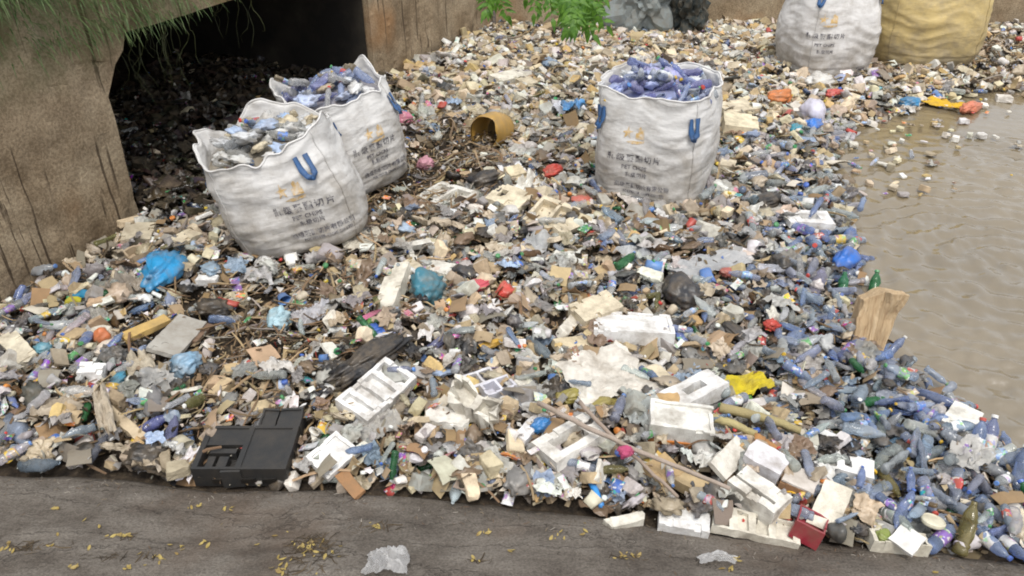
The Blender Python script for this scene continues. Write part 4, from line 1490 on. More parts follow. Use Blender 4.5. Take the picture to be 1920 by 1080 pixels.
sheet(235, 690, 290, 672, 34, (0.52, 0.46, 0.36), "greyish cloth above a dark hollow in the litter", "grey_cloth", "cloth", "cloth_obj", amp=0.18)
sheet(1352, 735, 1440, 705, 44, (0.62, 0.50, 0.03), "bright yellow and black cloth near the white frame", "yellow_cloth", "cloth", "cloth_obj", amp=0.16, lift=0.10)
sheet(1265, 718, 1325, 690, 42, (0.45, 0.56, 0.70), "pale blue plastic film above the white frame", "blue_film", "plastic film", "clear_obj", amp=0.16)
sheet(1640, 740, 1720, 760, 34, (0.40, 0.44, 0.52), "grey blue film among the bottles at the water edge", "film_scrap", "plastic film", "clear_obj", amp=0.14)
sheet(940, 328, 985, 318, 24, (0.75, 0.76, 0.78), "clean white plastic bag below the yellow container", "white_bag", "bag", "film_obj", amp=0.2)
sheet(975, 362, 1010, 335, 30, (0.70, 0.68, 0.62), "crumpled white plastic peak beside the clean white bag", "white_bag", "bag", "film_obj", amp=0.25)
sheet(1033, 215, 1095, 206, 18, (0.70, 0.72, 0.78), "white and blue printed sack behind the upright bag", "printed_sack", "sack", "film_obj", amp=0.2)
sheet(1052, 206, 1094, 200, 10, (0.10, 0.33, 0.66), "sky blue plastic flap on top of the printed sack", "blue_flap", "bag", "film_obj", amp=0.2, lift=0.15)
sheet(735, 178, 880, 192, 0.1, (0.4, 0.4, 0.4), "grey film strand on the slope beside the half hidden bag", "film_scrap", "plastic film", "film_obj", amp=0.05) if False else None
# coloured and black lumps
lump(272, 548, 335, 490, 44, (0.015, 0.30, 0.62), "bright blue plastic bag draped over litter below the culvert corner", "blue_bag", flat=0.75, lift=0.06)
lump(778, 565, 828, 535, 46, (0.035, 0.19, 0.26), "tied teal plastic bag beside the long foam block", "teal_bag", flat=0.8)
lump(505, 608, 548, 590, 28, (0.42, 0.62, 0.70), "pale blue and white ball of wrap beside the grey bag", "wrap_ball", "plastic wrap", flat=0.8)
lump(622, 728, 752, 640, 40, (0.014, 0.014, 0.016), "long black plastic bag twisted across the heap", "black_bag", flat=0.55, crease=1.0, lift=0.06)
lump(1246, 556, 1312, 548, 46, (0.022, 0.023, 0.028), "round black plastic bag below the long translucent sheet", "black_bag", flat=0.7)
lump(1195, 600, 1290, 590, 22, (0.03, 0.03, 0.033), "flat black film behind the clean foam lid", "black_film", "plastic film", flat=0.35)
lump(368, 578, 428, 566, 26, (0.025, 0.024, 0.024), "black plastic bag beside the grey fibre sheet", "black_bag", flat=0.6)
lump(232, 850, 302, 836, 36, (0.014, 0.014, 0.015), "shiny black plastic bag near the concrete edge", "black_bag", flat=0.6, crease=0.9)
lump(1442, 500, 1484, 498, 28, (0.016, 0.016, 0.017), "small round black bag near the waterline", "black_bag", flat=0.8)
lump(1405, 388, 1465, 366, 24, (0.016, 0.014, 0.012), "black rubber lump behind the flat grey board", "rubber_lump", "rubber", flat=0.45)
lump(1352, 592, 1410, 640, 24, (0.035, 0.035, 0.037), "dark grey film flap between the bottles", "dark_film", "plastic film", flat=0.4)
lump(1418, 478, 1438, 474, 16, (0.03, 0.03, 0.03), "black film wad by the end of the translucent sheet", "black_film", "plastic film", flat=0.6)
lump(878, 342, 938, 328, 22, (0.02, 0.02, 0.024), "black plastic bag beside the clean white bag", "black_bag", flat=0.55)
lump(850, 500, 895, 520, 30, (0.03, 0.03, 0.034), "black plastic bag beside the boat shaped foam piece", "black_bag", flat=0.5)
lump(1338, 700, 1390, 690, 14, (0.02, 0.02, 0.02), "black scrap above the yellow cloth", "black_film", "plastic film", flat=0.5)
lump(240, 716, 288, 706, 26, (0.012, 0.011, 0.010), "dark opening of a rubber boot below the greyish cloth", "rubber_boot", "boot", "film_obj", flat=0.45)
lump(1415, 345, 1450, 335, 10, (0.03, 0.03, 0.03), "dark rag by the corner of the upright bag", "dark_rag", "rag", "cloth_obj", flat=0.4)
lump(872, 548, 912, 530, 20, (0.62, 0.09, 0.12), "red plastic bag scrap above the pink one", "red_bag", flat=0.6)
lump(932, 556, 962, 538, 24, (0.66, 0.07, 0.05), "bright red plastic bag ball in the middle of the heap", "red_bag", flat=0.8)
lump(840, 580, 885, 574, 12, (0.66, 0.24, 0.32), "pink plastic scrap in the middle of the heap", "pink_bag", flat=0.4)
lump(660, 616, 712, 586, 9, (0.58, 0.14, 0.28), "magenta plastic strip beside the long foam block", "magenta_strip", "plastic strip", flat=0.5)
lump(685, 632, 722, 622, 22, (0.02, 0.12, 0.5), "royal blue plastic scrap above the long black bag", "blue_scrap", "plastic scrap", flat=0.6)
lump(688, 612, 730, 606, 14, (0.10, 0.28, 0.05), "green plastic scrap above the royal blue one", "green_scrap", "plastic scrap", flat=0.5)
lump(895, 653, 945, 640, 12, (0.66, 0.38, 0.03), "orange yellow plastic piece in the middle of the heap", "yellow_scrap", "plastic scrap", flat=0.5)
lump(1020, 330, 1052, 318, 16, (0.60, 0.06, 0.04), "red plastic bag on the slope behind the foam lids", "red_bag", flat=0.7)
lump(745, 230, 765, 222, 18, (0.62, 0.2, 0.3), "pink plastic bag beside the half hidden bulk bag", "pink_bag", flat=0.8)
lump(785, 308, 808, 300, 14, (0.62, 0.28, 0.36), "faded pink bag on the brown debris", "pink_bag", flat=0.7)
lump(446, 830, 476, 818, 20, (0.50, 0.03, 0.04), "red plastic lump behind the black crate", "red_lump", "plastic scrap", flat=0.8)
lump(1070, 378, 1110, 372, 14, (0.58, 0.14, 0.1), "red and orange wrap below the upright bag", "red_wrap", "plastic wrap", flat=0.5)
lump(1568, 490, 1602, 465, 34, (0.015, 0.15, 0.58), "bright blue plastic can at the waterline", "blue_can", "plastic can", "hard_obj", flat=0.9, crease=0.25)
lump(1585, 440, 1605, 425, 22, (0.06, 0.16, 0.42), "blue plastic bag at the waterline above the bright can", "blue_bag", flat=0.7)
lump(1440, 192, 1485, 186, 14, (0.72, 0.22, 0.05), "orange plastic bag on the shallow edge before the far white bag", "orange_bag", flat=0.7)
lump(1555, 178, 1578, 170, 12, (0.62, 0.08, 0.07), "red plastic bag in the shallows below the far white bag", "red_bag", flat=0.6)
lump(1502, 222, 1545, 214, 26, (0.68, 0.66, 0.78), "pale lilac plastic tub in the shallows", "plastic_tub", "tub", "hard_obj", flat=0.9, crease=0.15)
lump(1508, 242, 1536, 234, 16, (0.03, 0.2, 0.68), "blue plastic bag below the lilac tub", "blue_bag", flat=0.7)
lump(1484, 248, 1504, 242, 12, (0.02, 0.3, 0.42), "teal plastic scrap beside the blue bag in the shallows", "teal_scrap", "plastic scrap", flat=0.7)
lump(1510, 156, 1560, 146, 16, (0.70, 0.68, 0.64), "white plastic bag under the edge of the far white bulk bag", "white_bag", flat=0.8)
lump(1690, 188, 1725, 184, 13, (0.03, 0.24, 0.48), "blue plastic crate scrap floating beside the orange cloth", "blue_scrap", "plastic scrap", "hard_obj", flat=0.6, lift=0.0)
sheet(1732, 180, 1815, 194, 12, (0.68, 0.42, 0.04), "yellow orange cloth floating on the brown water", "orange_cloth", "cloth", "cloth_obj", amp=0.12, lift=0.03)
lump(1808, 198, 1838, 188, 13, (0.72, 0.22, 0.12), "salmon red plastic bag floating at the end of the orange cloth", "red_bag", flat=0.8, lift=0.0)
lump(128, 570, 148, 556, 20, (0.55, 0.50, 0.03), "bright yellow carton by the foot of the abutment", "yellow_carton", "carton", "card_obj", flat=0.9, crease=0.12)
lump(142, 556, 164, 544, 20, (0.02, 0.25, 0.45), "blue carton beside the bright yellow one", "blue_carton", "carton", "card_obj", flat=0.9, crease=0.12)
lump(168, 566, 192, 556, 16, (0.03, 0.06, 0.4), "dark blue wrapper beside the blue carton", "blue_wrapper", "wrapper", flat=0.6)
lump(310, 690, 372, 664, 36, (0.25, 0.42, 0.58), "pale blue plastic bag below the grey fibre sheet", "blue_bag", flat=0.6)
lump(200, 730, 235, 695, 18, (0.05, 0.3, 0.45), "turquoise plastic bag beside the pale cloth", "turquoise_bag", flat=0.6)
lump(178, 640, 200, 622, 20, (0.62, 0.18, 0.06), "orange plastic ball above the narrow board", "orange_ball", "ball", "hard_obj", flat=0.9, crease=0.15)
lump(60, 655, 98, 645, 18, (0.13, 0.35, 0.45), "light blue plastic scrap beside the cream block", "blue_scrap", "plastic scrap", flat=0.5)
lump(1000, 806, 1035, 790, 22, (0.03, 0.2, 0.5), "blue ball of film inside the foam frames", "film_ball", "plastic film", flat=0.8)
lump(1040, 745, 1090, 735, 22, (0.34, 0.29, 0.05), "olive yellow bag below the dirty sheet", "olive_bag", flat=0.7)
lump(1095, 762, 1160, 748, 28, (0.33, 0.27, 0.06), "large olive bottle shaped bag beside the olive yellow one", "olive_bag", flat=0.6)
lump(1365, 752, 1410, 738, 20, (0.10, 0.30, 0.03), "lime green wrapper under the yellow cloth", "green_wrapper", "wrapper", flat=0.6)
lump(1492, 838, 1525, 822, 16, (0.02, 0.3, 0.5), "blue film scrap beside the white foam square", "blue_scrap", "plastic scrap", flat=0.5)
lump(1550, 895, 1600, 940, 16, (0.68, 0.2, 0.04), "orange plastic strip behind the propped foam board", "orange_strip", "plastic strip", flat=0.5)
lump(1645, 985, 1675, 1002, 22, (0.25, 0.32, 0.06), "green and orange snack wrapper above the cream tray", "snack_wrapper", "wrapper", flat=0.5)
lump(1670, 852, 1708, 842, 14, (0.62, 0.40, 0.03), "yellow plastic piece among the water edge bottles", "yellow_scrap", "plastic scrap", flat=0.5)
lump(1505, 748, 1528, 736, 18, (0.68, 0.24, 0.08), "orange wrapper among the bottles above the bamboo", "orange_wrapper", "wrapper", flat=0.6)
lump(1600, 985, 1630, 975, 30, (0.035, 0.035, 0.04), "dark ball of film below the propped board", "dark_film", "plastic film", flat=0.7)
lump(1560, 990, 1590, 982, 34, (0.05, 0.055, 0.055), "dark grey rounded can by the concrete edge", "dark_can", "can", "hard_obj", flat=0.9, crease=0.1)
lump(135, 835, 180, 822, 20, (0.02, 0.018, 0.016), "black round mouth of a cut canister near the bottles", "cut_canister", "canister", "film_obj", flat=0.5, crease=0.2)
lump(1355, 518, 1380, 508, 20, (0.45, 0.1, 0.08), "red wrapper beside the round black bag", "red_wrapper", "wrapper", flat=0.6)
lump(1438, 612, 1458, 604, 18, (0.55, 0.06, 0.04), "red cap piece among the clear bottles", "red_scrap", "plastic scrap", "hard_obj", flat=0.7)

# round cream lid
c = at(1742, 996, 0.08)
V, T = lathe([(0.048, 0), (0.054, 0.008), (0.054, 0.02), (0.049, 0.026), (0.044, 0.022)], 24)
tag(obj("round_tub_cover", mesh_np("round_tub_cover", V, T), M["hard_obj"], None, (c.x, c.y, 0.13), (R(-14), R(8), 0), 1, (0.72, 0.68, 0.52)), "round cream plastic lid beside the white printed flap", "lid")
c = at(975, 665, 0.08)
V, T = lathe([(0.035, 0), (0.04, 0.01), (0.04, 0.022), (0.03, 0.025)], 20)
tag(obj("round_tub_cover", mesh_np("round_tub_cover", V, T), M["hard_obj"], None, (c.x, c.y, 0.13), (R(38), R(8), 0), 1, (0.02, 0.33, 0.13)), "round green plastic lid beside the orange yellow piece", "lid")

# black crate on the concrete edge
c1, c2 = at(365, 905, 0.05), at(542, 905, 0.05)
yaw = math.atan2((c2 - c1).y, (c2 - c1).x)
Lc = (c2 - c1).length
Wc = 0.30
root = obj("plastic_crate", None, loc=((c1.x + c2.x) / 2, (c1.y + c2.y) / 2 + Wc / 2 + 0.0, 0.035), rot=(R(3), 0, yaw))
tag(root, "black plastic crate with slots lying on the concrete edge", "crate")
bxs = [0, .06, .12, .20, .24, .34, .40, .46, .52, .94, 1]
bys = [0, .05, .16, .22, .34, .40, .50, .56, .88, .94, 1]
xs_, ys_ = [(q - .5) * Lc for q in bxs], [(q - .5) * Wc for q in bys]
Hm = [[0.125] * 10 for _ in range(10)]
for i in range(10):
    for j in range(10):
        x, y = (bxs[i] + bxs[i + 1]) / 2, (bys[j] + bys[j + 1]) / 2
        if 0.06 < x < 0.46 and 0.05 < y < 0.56:
            Hm[i][j] = 0.06
            if (0.12 < x < 0.20 or 0.24 < x < 0.34) and 0.05 < y < 0.34:
                Hm[i][j] = 0.105
            if 0.12 < x < 0.40 and 0.40 < y < 0.50:
                Hm[i][j] = 0.11
        if 0.52 < x < 0.94 and 0.05 < y < 0.94:
            Hm[i][j] = 0.118
        if 0.06 < x < 0.46 and 0.56 < y < 0.94:
            Hm[i][j] = 0.118
M["black_plastic"] = item_mat("black_plastic", "obj", 0.55, dirt=0.12, bump=0.25, bump_scale=80)
V, Fc = cells(xs_, ys_, Hm, 4, 0.001)
obj("body", mesh_pd("body", V, Fc), M["black_plastic"], root, color=(0.022, 0.022, 0.022))
V, Fc = slab_mesh(Lc * 0.46, 0.13, 0.10, 3, ((0.05, 0.95, 0.1, 0.9, 0.1), (0.4, 0.44, 0.0, 1.0, 0.35)), 0, 0.0, False)
obj("upper_section", mesh_pd("upper_section", V, Fc), M["black_plastic"], root, (Lc * 0.27, Wc / 2 + 0.068, 0.03), (R(4), 0, 0), color=(0.024, 0.024, 0.024))
for x_ in (-0.22, 0.08, 0.30):
    V, Fc = slab_mesh(0.07, 0.012, 0.03, 3, (), 0, 0, False)
    obj("slot", mesh_pd("slot", V, Fc), M["black_plastic"], root, (x_ * Lc, -Wc / 2 - 0.003, 0.03), color=(0.006, 0.006, 0.006))
V, Fc = slab_mesh(0.10, 0.014, 0.118, 3, (), 0, 0, False)
obj("rib", mesh_pd("rib", V, Fc), M["black_plastic"], root, (-0.08 * Lc, -Wc / 2 - 0.005, 0.001), color=(0.03, 0.03, 0.03))
settle(root.location, 0.3)

# woven straw bale standing in the water
c = at(1640, 652, 0.02)
bm = bmesh.new()
bmesh.ops.create_cube(bm, size=1)
bmesh.ops.subdivide_edges(bm, edges=bm.edges[:], cuts=12, use_grid_fill=True)
for v in bm.verts:
    x, y, z = v.co
    fold = 0.10 * (1 if z > 0.15 and x > 0.0 else 0) * (z - 0.15)
    v.co = Vector((x * (0.21 + 0.05 * z), y * (0.16 + 0.03 * nz(x * 3, z * 3)), (z + 0.5) * 0.46))
    v.co.y += 0.004 * math.sin(x * 60 + 3 * nz(z * 3, 2)) + 0.02 * nz(x * 2, z * 2, 7) - fold * 1.5
    v.co.x += 0.05 * (z + 0.5) + 0.012 * nz(z * 5, y * 5, 3)
    v.co.z += 0.010 * nz(x * 4, y * 4, 5) - 0.16 * max(0, -x) * (z + 0.5)
me = bpy.data.meshes.new("cardboard_bale"); bm.to_mesh(me); bm.free()
_m, _n, _l, _b = new_mat("straw_board")
_tc = _n.new("ShaderNodeTexCoord").outputs["Object"]
_mp = _n.new("ShaderNodeMapping"); _mp.inputs["Scale"].default_value = (70, 70, 5); _mp.inputs["Rotation"].default_value = (0, R(-14), 0)
_l.new(_tc, _mp.inputs["Vector"])
_t = n_noise(_n, _l, 1.0, 5, _mp.outputs[0], 0.6)
_l.new(n_ramp(_n, _l, _t.outputs[0], [(0.3, (0.34, 0.22, 0.12)), (0.5, (0.50, 0.36, 0.21)), (0.7, (0.60, 0.46, 0.29))]).outputs[0], _b.inputs["Base Color"])
_b.inputs["Roughness"].default_value = 0.9
n_bump(_n, _l, _t.outputs[0], 0.7, 0.02, _b)
o = obj("cardboard_bale", me, _m, None, (c.x - 0.09, c.y - 0.02, -0.04), (R(-20), R(2), R(-12)))
tag(o, "crushed tan cardboard bundle standing at the edge of the brown water", "cardboard")

# broken yellow container
c = at(925, 285, 0.02)
V, T = lathe([(0.17, 0.0), (0.185, 0.03), (0.19, 0.2), (0.185, 0.34), (0.15, 0.40), (0.14, 0.395), (0.17, 0.33), (0.175, 0.2), (0.17, 0.03)], 28, False, False)
for v in V:
    v[0] *= 0.86 + 0.12 * nz(v[2] * 5, v[1] * 4)
    k_ = 1 + 0.16 * nz(v[0] * 5, v[1] * 5, v[2] * 4)
    v[1] *= k_
    v[2] += 0.06 * nz(v[0] * 9, v[1] * 9, 4) * (1 if v[2] < 0.1 else 0.2)
V = np.stack([V[:, 0], V[:, 2] - 0.2, V[:, 1]], 1)
root = obj("broken_container", mesh_np("broken_container", V, T, smooth=True), M["hard_obj"], None, (c.x + 0.0, c.y + 0.1, 0.2), (R(-12), R(10), R(-32)), 1, (0.46, 0.27, 0.06))
tag(root, "broken yellow brown plastic container with dark open mouth on the slope", "container")
V, T = lathe([(0.002, 0.30), (0.15, 0.31)], 20, False, False)
obj("dark_bottom", mesh_np("dark_bottom", np.stack([V[:, 0] * 0.86, V[:, 2] - 0.2, V[:, 1]], 1), T), M["hard_obj"], root, color=(0.12, 0.08, 0.03))
settle(c, 0.2)

# bottles that can be picked out at the water edge
NB = (0.48, 0.54, 0.64); BLU = (0.38, 0.48, 0.70); GRY = (0.52, 0.54, 0.56); GRN = (0.06, 0.30, 0.12); CLR = (0.55, 0.57, 0.58); AMB = (0.35, 0.30, 0.12)
picked = [
    (1738, 1038, 1790, 990, BLU, "blue bottle with dark label at the corner of the concrete edge", 1, 3),
    (1800, 1038, 1808, 985, AMB, "amber bottle standing open beside the corner bottles", None, None),
    (1832, 1008, 1878, 1050, BLU, "blue bottle with white label lying toward the concrete edge", 1, 0),
    (1868, 1008, 1915, 1062, (0.3, 0.38, 0.6), "blue bottle with white label outermost on the concrete edge", 1, 0),
    (1770, 945, 1850, 1000, NB, "large grey blue bottle above the white labelled pair", None, None),
    (1840, 950, 1875, 990, NB, "grey blue bottle lying steeply behind the large one", None, None),
    (1712, 918, 1790, 962, NB, "grey blue bottle at the top of the large bottle row", None, None),
    (1815, 888, 1850, 945, (0.26, 0.27, 0.33), "dark grey bottle pointing down between the bottles", None, None),
    (1805, 872, 1885, 908, GRY, "clear grey bottle lying across near the clean foam block", 2, None),
    (1822, 880, 1822, 828, BLU, "upright blue bottle below the clean foam block", 0, 0),
    (1848, 866, 1846, 822, (0.36, 0.42, 0.66), "upright pale blue bottle outermost in the brown water", 2, 0),
    (1902, 925, 1902, 878, (0.34, 0.42, 0.6), "pale blue bottle standing at the picture's side in the water", 2, None),
    (1700, 735, 1790, 780, (0.30, 0.38, 0.62), "long blue bottle floating at the edge above the clean foam block", None, None),
    (1640, 680, 1705, 730, GRY, "big clear bottle at the water edge below the cardboard bundle", None, None),
    (1460, 680, 1500, 635, BLU, "blue bottle lying steeply among the clear ones", None, None),
    (1515, 665, 1508, 650, BLU, "blue bottle seen end on beside the steep one", None, None),
    (1570, 690, 1612, 655, (0.30, 0.35, 0.6), "pale violet bottle left of the cardboard bundle", None, 3),
    (1530, 715, 1565, 690, NB, "blue bottle end below the cardboard bundle", None, None),
    (1640, 548, 1642, 516, GRN, "green bottle poking out of the water above the cardboard bundle", 3, None),
    (1580, 555, 1582, 515, (0.10, 0.4, 0.2), "green bottle at the waterline left of the cardboard bundle", None, None),
    (1612, 395, 1618, 380, (0.4, 0.5, 0.68), "pale blue bottle alone at the waterline by the white frame", None, None),
    (1518, 570, 1540, 525, (0.45, 0.44, 0.56), "pale violet bottle by the edge above the clear heap", None, None),
    (1480, 585, 1462, 550, CLR, "clear bottle leaning below the small black bag", None, None),
    (1610, 770, 1665, 762, GRN, "green bottle among the clear ones above the yellow piece", None, None),
    (1645, 850, 1695, 828, (0.28, 0.45, 0.62), "light blue bottle beside the yellow piece at the edge", None, None),
    (1715, 870, 1770, 850, (0.45, 0.52, 0.56), "large clear bottle beside the light blue one", None, None),
    (1652, 900, 1675, 935, AMB, "straw coloured bottle above the cream tray", None, None),
    (1710, 975, 1800, 990, NB, "grey blue bottle under the large bottle row", None, None),
    (1760, 905, 1815, 900, CLR, "clear bottle with red cap in the middle of the bottle rows", 0, None),
    (170, 868, 200, 832, (0.25, 0.27, 0.33), "dark grey bottle standing near the concrete edge by the shiny black bag", None, None),
    (282, 815, 305, 805, (0.22, 0.26, 0.6), "violet blue bottle above the shiny black bag", None, None),
    (320, 840, 335, 808, (0.28, 0.3, 0.5), "slate blue bottle beside the violet blue one", None, None),
    (25, 790, 60, 850, (0.5, 0.58, 0.72), "pale blue bottle at the edge of the heap by the concrete", 2, None),
    (5, 830, 30, 800, CLR, "white bottle beside the pale blue one at the heap's corner", 2, None),
    (40, 880, 120, 888, (0.28, 0.34, 0.4), "grey bottle lying along the concrete edge", None, None),
    (60, 745, 85, 705, (0.70, 0.70, 0.72), "white bottle with purple label by the beige cloth", 2, 3),
    (82, 712, 110, 690, (0.70, 0.70, 0.72), "white bottle with purple label above the beige cloth", 2, 3),
    (130, 690, 160, 672, (0.6, 0.62, 0.55), "pale bottle with green label near the white carton", 3, 4),
    (150, 700, 172, 685, (0.62, 0.62, 0.6), "pale bottle with purple label touching the white carton", None, 3),
    (310, 770, 345, 748, GRN, "green bottle lying behind the violet blue bottles", None, None),
    (240, 768, 300, 752, (0.3, 0.34, 0.58), "blue bottle beside the green one", None, None),
    (990, 650, 1035, 690, (0.36, 0.42, 0.46), "grey green bottle left of the dirty sheet", None, None),
    (1320, 790, 1352, 756, (0.5, 0.5, 0.48), "clear bottle between the white frame and the bamboo", None, None),
    (1440, 760, 1455, 735, (0.2, 0.2, 0.3), "dark cola bottle below the yellow cloth", 0, 1),
    (810, 672, 842, 655, (0.36, 0.38, 0.62), "violet blue bottle between the black bag and orange piece", None, None),
    (1240, 178, 1215, 105, (0.3, 0.4, 0.62), "blue film wrapped bottle on the slope behind the upright bag", None, None),
]
HB = 0
for (u1, v1, u2, v2, col, lab, cp, lb) in picked:
    a, b = at(u1, v1, 0.06), at(u2, v2, 0.06)
    d = b - a
    L = max(0.2, min(0.36, d.length))
    if abs(u1 - u2) < 12 and abs(v1 - v2) > 20:
        L = 0.26; tilt = R(48)
    else:
        tilt = R(rng.uniform(-4, 14))
    c = (a + b) / 2
    sink = -0.11 if lab.startswith("green bottle poking") or lab.startswith("green bottle at the waterline") else 0
    k_ = rng.choice([0, 1, 5, 6, 9, 0])
    bottle((c.x, c.y, max(0.03, hz(c.x, c.y)) + 0.06 + 0.5 * L * math.sin(max(0, tilt)) * 0.5 + sink), math.atan2(d.y, d.x), L, col, tilt, k_, lab, None, CAPS[cp] if cp is not None else None, LABS[lb] if lb is not None else None)
    settle(c, 0.10)
    HB += 1

# grey tarpaulin bundle and dark things by the back wall
for (u1, u2, vb, hgt, col, lab, nm, cat, mt) in [
    (1150, 1262, 62, 1.0, (0.24, 0.27, 0.27), "grey blue tarpaulin bundle heaped against the back wall", "tarpaulin_bundle", "tarpaulin", "cloth_obj"),
    (1258, 1318, 66, 0.8, (0.045, 0.055, 0.055), "dark green grey sack standing beside the tarpaulin bundle", "dark_sack", "sack", "cloth_obj"),
]:
    a, b = at(u1, vb), at(u2, vb)
    V, T = ball_tmpl(nseed() + 40, 4, 1.0, 0.5)
    o = obj(nm, mesh_np(nm, V * [(b - a).length * 1.05, 0.75, hgt], T), M[mt], None, ((a.x + b.x) / 2, (a.y + b.y) / 2 + 0.1, hgt * 0.42), None, None, col)
    tag(o, lab, cat)

# ------------------------------------------------------------------ the mass of litter
MARKS = [
    ((460, 860), "beside the black crate"), ((270, 850), "round the shiny black bag"), ((60, 800), "by the heap's corner at the concrete"),
    ((100, 640), "near the abutment's foot"), ((300, 520), "round the bright blue bag"), ((330, 630), "near the grey fibre sheet"),
    ((540, 520), "below the sagging bag"), ((470, 690), "in the brown twiggy debris"), ((690, 680), "along the long black bag"),
    ((745, 560), "near the long foam block"), ((840, 370), "round the twin hollow foam tray"), ((920, 280), "near the yellow brown container"),
    ((800, 190), "on the slope below the pier"), ((1000, 110), "on the upper slope"), ((1060, 60), "under the green leaves"),
    ((1250, 95), "behind the upright bag"), ((1390, 110), "between the upright bag and the far white bag"), ((1400, 230), "beside the upright bag toward the water"),
    ((1030, 430), "round the ridged foam lid"), ((1240, 430), "in front of the upright bag"), ((1330, 500), "round the translucent sheet"),
    ((1500, 440), "round the speckled white frame"), ((1570, 540), "along the waterline above the cardboard bundle"), ((1640, 740), "at the water edge below the cardboard bundle"),
    ((930, 560), "in the middle of the heap"), ((950, 660), "round the orange yellow piece"), ((1180, 640), "round the clean foam lid"),
    ((1400, 640), "round the dark grey flap"), ((710, 760), "round the bright ribbed panel"), ((890, 790), "round the torn foam shell"),
    ((620, 880), "near the white rimmed lid"), ((900, 910), "along the concrete edge below the shell"), ((1100, 850), "under the crossing poles"),
    ((1290, 830), "round the orange banded box"), ((1420, 780), "round the bamboo"), ((1440, 920), "round the long foam bar"),
    ((1600, 900), "round the propped foam board"), ((1780, 950), "in the rows of floating bottles"), ((1680, 1010), "near the cream tray"),
    ((1520, 210), "in the shallows before the far white bag"), ((1700, 170), "floating before the yellow bag"), ((350, 330), "inside the dark culvert"),
    ((1860, 110), "on the bank beyond the yellow bag"), ((1660, 130), "at the foot of the far bags"), ((1850, 300), "adrift on the open water"),
]
MK = [(at(*q), t) for q, t in MARKS]


def near(p):
    return min(MK, key=lambda m: (m[0].x - p[0]) ** 2 + (m[0].y - p[1]) ** 2 + (0 if True else 0))[1]


def blob(x, y, u, v, r):
    c = at(u, v)
    return math.exp(-((x - c.x) ** 2 + (y - c.y) ** 2) / (r * r))


PAL = {
    "foam": [("cream", (0.72, 0.62, 0.44), 4), ("pale", (0.76, 0.73, 0.66), 4), ("white", (0.80, 0.79, 0.77), 2), ("tan", (0.52, 0.40, 0.25), 3), ("dirty beige", (0.42, 0.35, 0.26), 4), ("grey", (0.40, 0.39, 0.37), 2), ("yellowed", (0.62, 0.44, 0.2), 1)],
    "bottle": [("clear", (0.76, 0.78, 0.79), 6), ("grey", (0.58, 0.59, 0.60), 2.5), ("blue grey", (0.50, 0.57, 0.68), 3.5), ("blue", (0.36, 0.47, 0.72), 1.8), ("green", (0.06, 0.28, 0.11), 1), ("brown", (0.24, 0.15, 0.07), 1), ("milky white", (0.72, 0.71, 0.68), 1.5), ("olive", (0.33, 0.32, 0.14), 0.6)],
    "film": [("grey", (0.42, 0.41, 0.39), 5), ("whitish", (0.66, 0.65, 0.62), 4), ("black", (0.02, 0.02, 0.022), 3.5), ("beige", (0.48, 0.40, 0.29), 4), ("pale blue", (0.36, 0.46, 0.62), 1.2), ("brown", (0.2, 0.14, 0.09), 3), ("dark grey", (0.09, 0.09, 0.09), 3)],
    "cup": [("white", (0.76, 0.75, 0.73), 3), ("cream", (0.66, 0.58, 0.44), 2), ("blue", (0.10, 0.22, 0.5), 0.6), ("red", (0.5, 0.06, 0.05), 0.5), ("grey", (0.4, 0.4, 0.4), 2)],
    "splinter": [("brown", (0.2, 0.13, 0.075), 4), ("tan", (0.42, 0.31, 0.18), 3), ("grey", (0.3, 0.27, 0.23), 2), ("dark", (0.06, 0.045, 0.03), 2)],
    "card": [("brown", (0.3, 0.2, 0.11), 3), ("tan", (0.46, 0.35, 0.21), 4), ("grey brown", (0.27, 0.23, 0.19), 3), ("pale", (0.6, 0.55, 0.46), 2)],
    "sachet": [("white", (0.72, 0.72, 0.70), 4), ("red", (0.5, 0.06, 0.05), 1), ("blue", (0.06, 0.16, 0.48), 1), ("green", (0.06, 0.28, 0.1), 0.9), ("yellow", (0.68, 0.46, 0.06), 1), ("orange", (0.68, 0.22, 0.05), 0.8), ("purple", (0.24, 0.13, 0.4), 0.6), ("pink", (0.62, 0.2, 0.28), 0.6), ("teal", (0.06, 0.3, 0.34), 0.5), ("silver", (0.5, 0.5, 0.5), 2), ("brown", (0.25, 0.15, 0.08), 2), ("beige", (0.5, 0.42, 0.3), 3)],
    "cap": [("white", (0.76, 0.76, 0.74), 3), ("red", (0.55, 0.05, 0.04), 1.2), ("blue", (0.05, 0.14, 0.5), 1.4), ("green", (0.04, 0.28, 0.1), 0.8), ("yellow", (0.7, 0.5, 0.04), 0.9), ("orange", (0.7, 0.25, 0.05), 0.5)],
    "bit": [("pale", (0.66, 0.6, 0.5), 3), ("tan", (0.44, 0.34, 0.21), 4), ("brown", (0.18, 0.125, 0.075), 5), ("dark", (0.03, 0.026, 0.022), 4), ("grey", (0.34, 0.33, 0.31), 3), ("white", (0.76, 0.75, 0.73), 1.5), ("red", (0.45, 0.06, 0.05), 0.25), ("blue", (0.08, 0.2, 0.5), 0.3)],
}
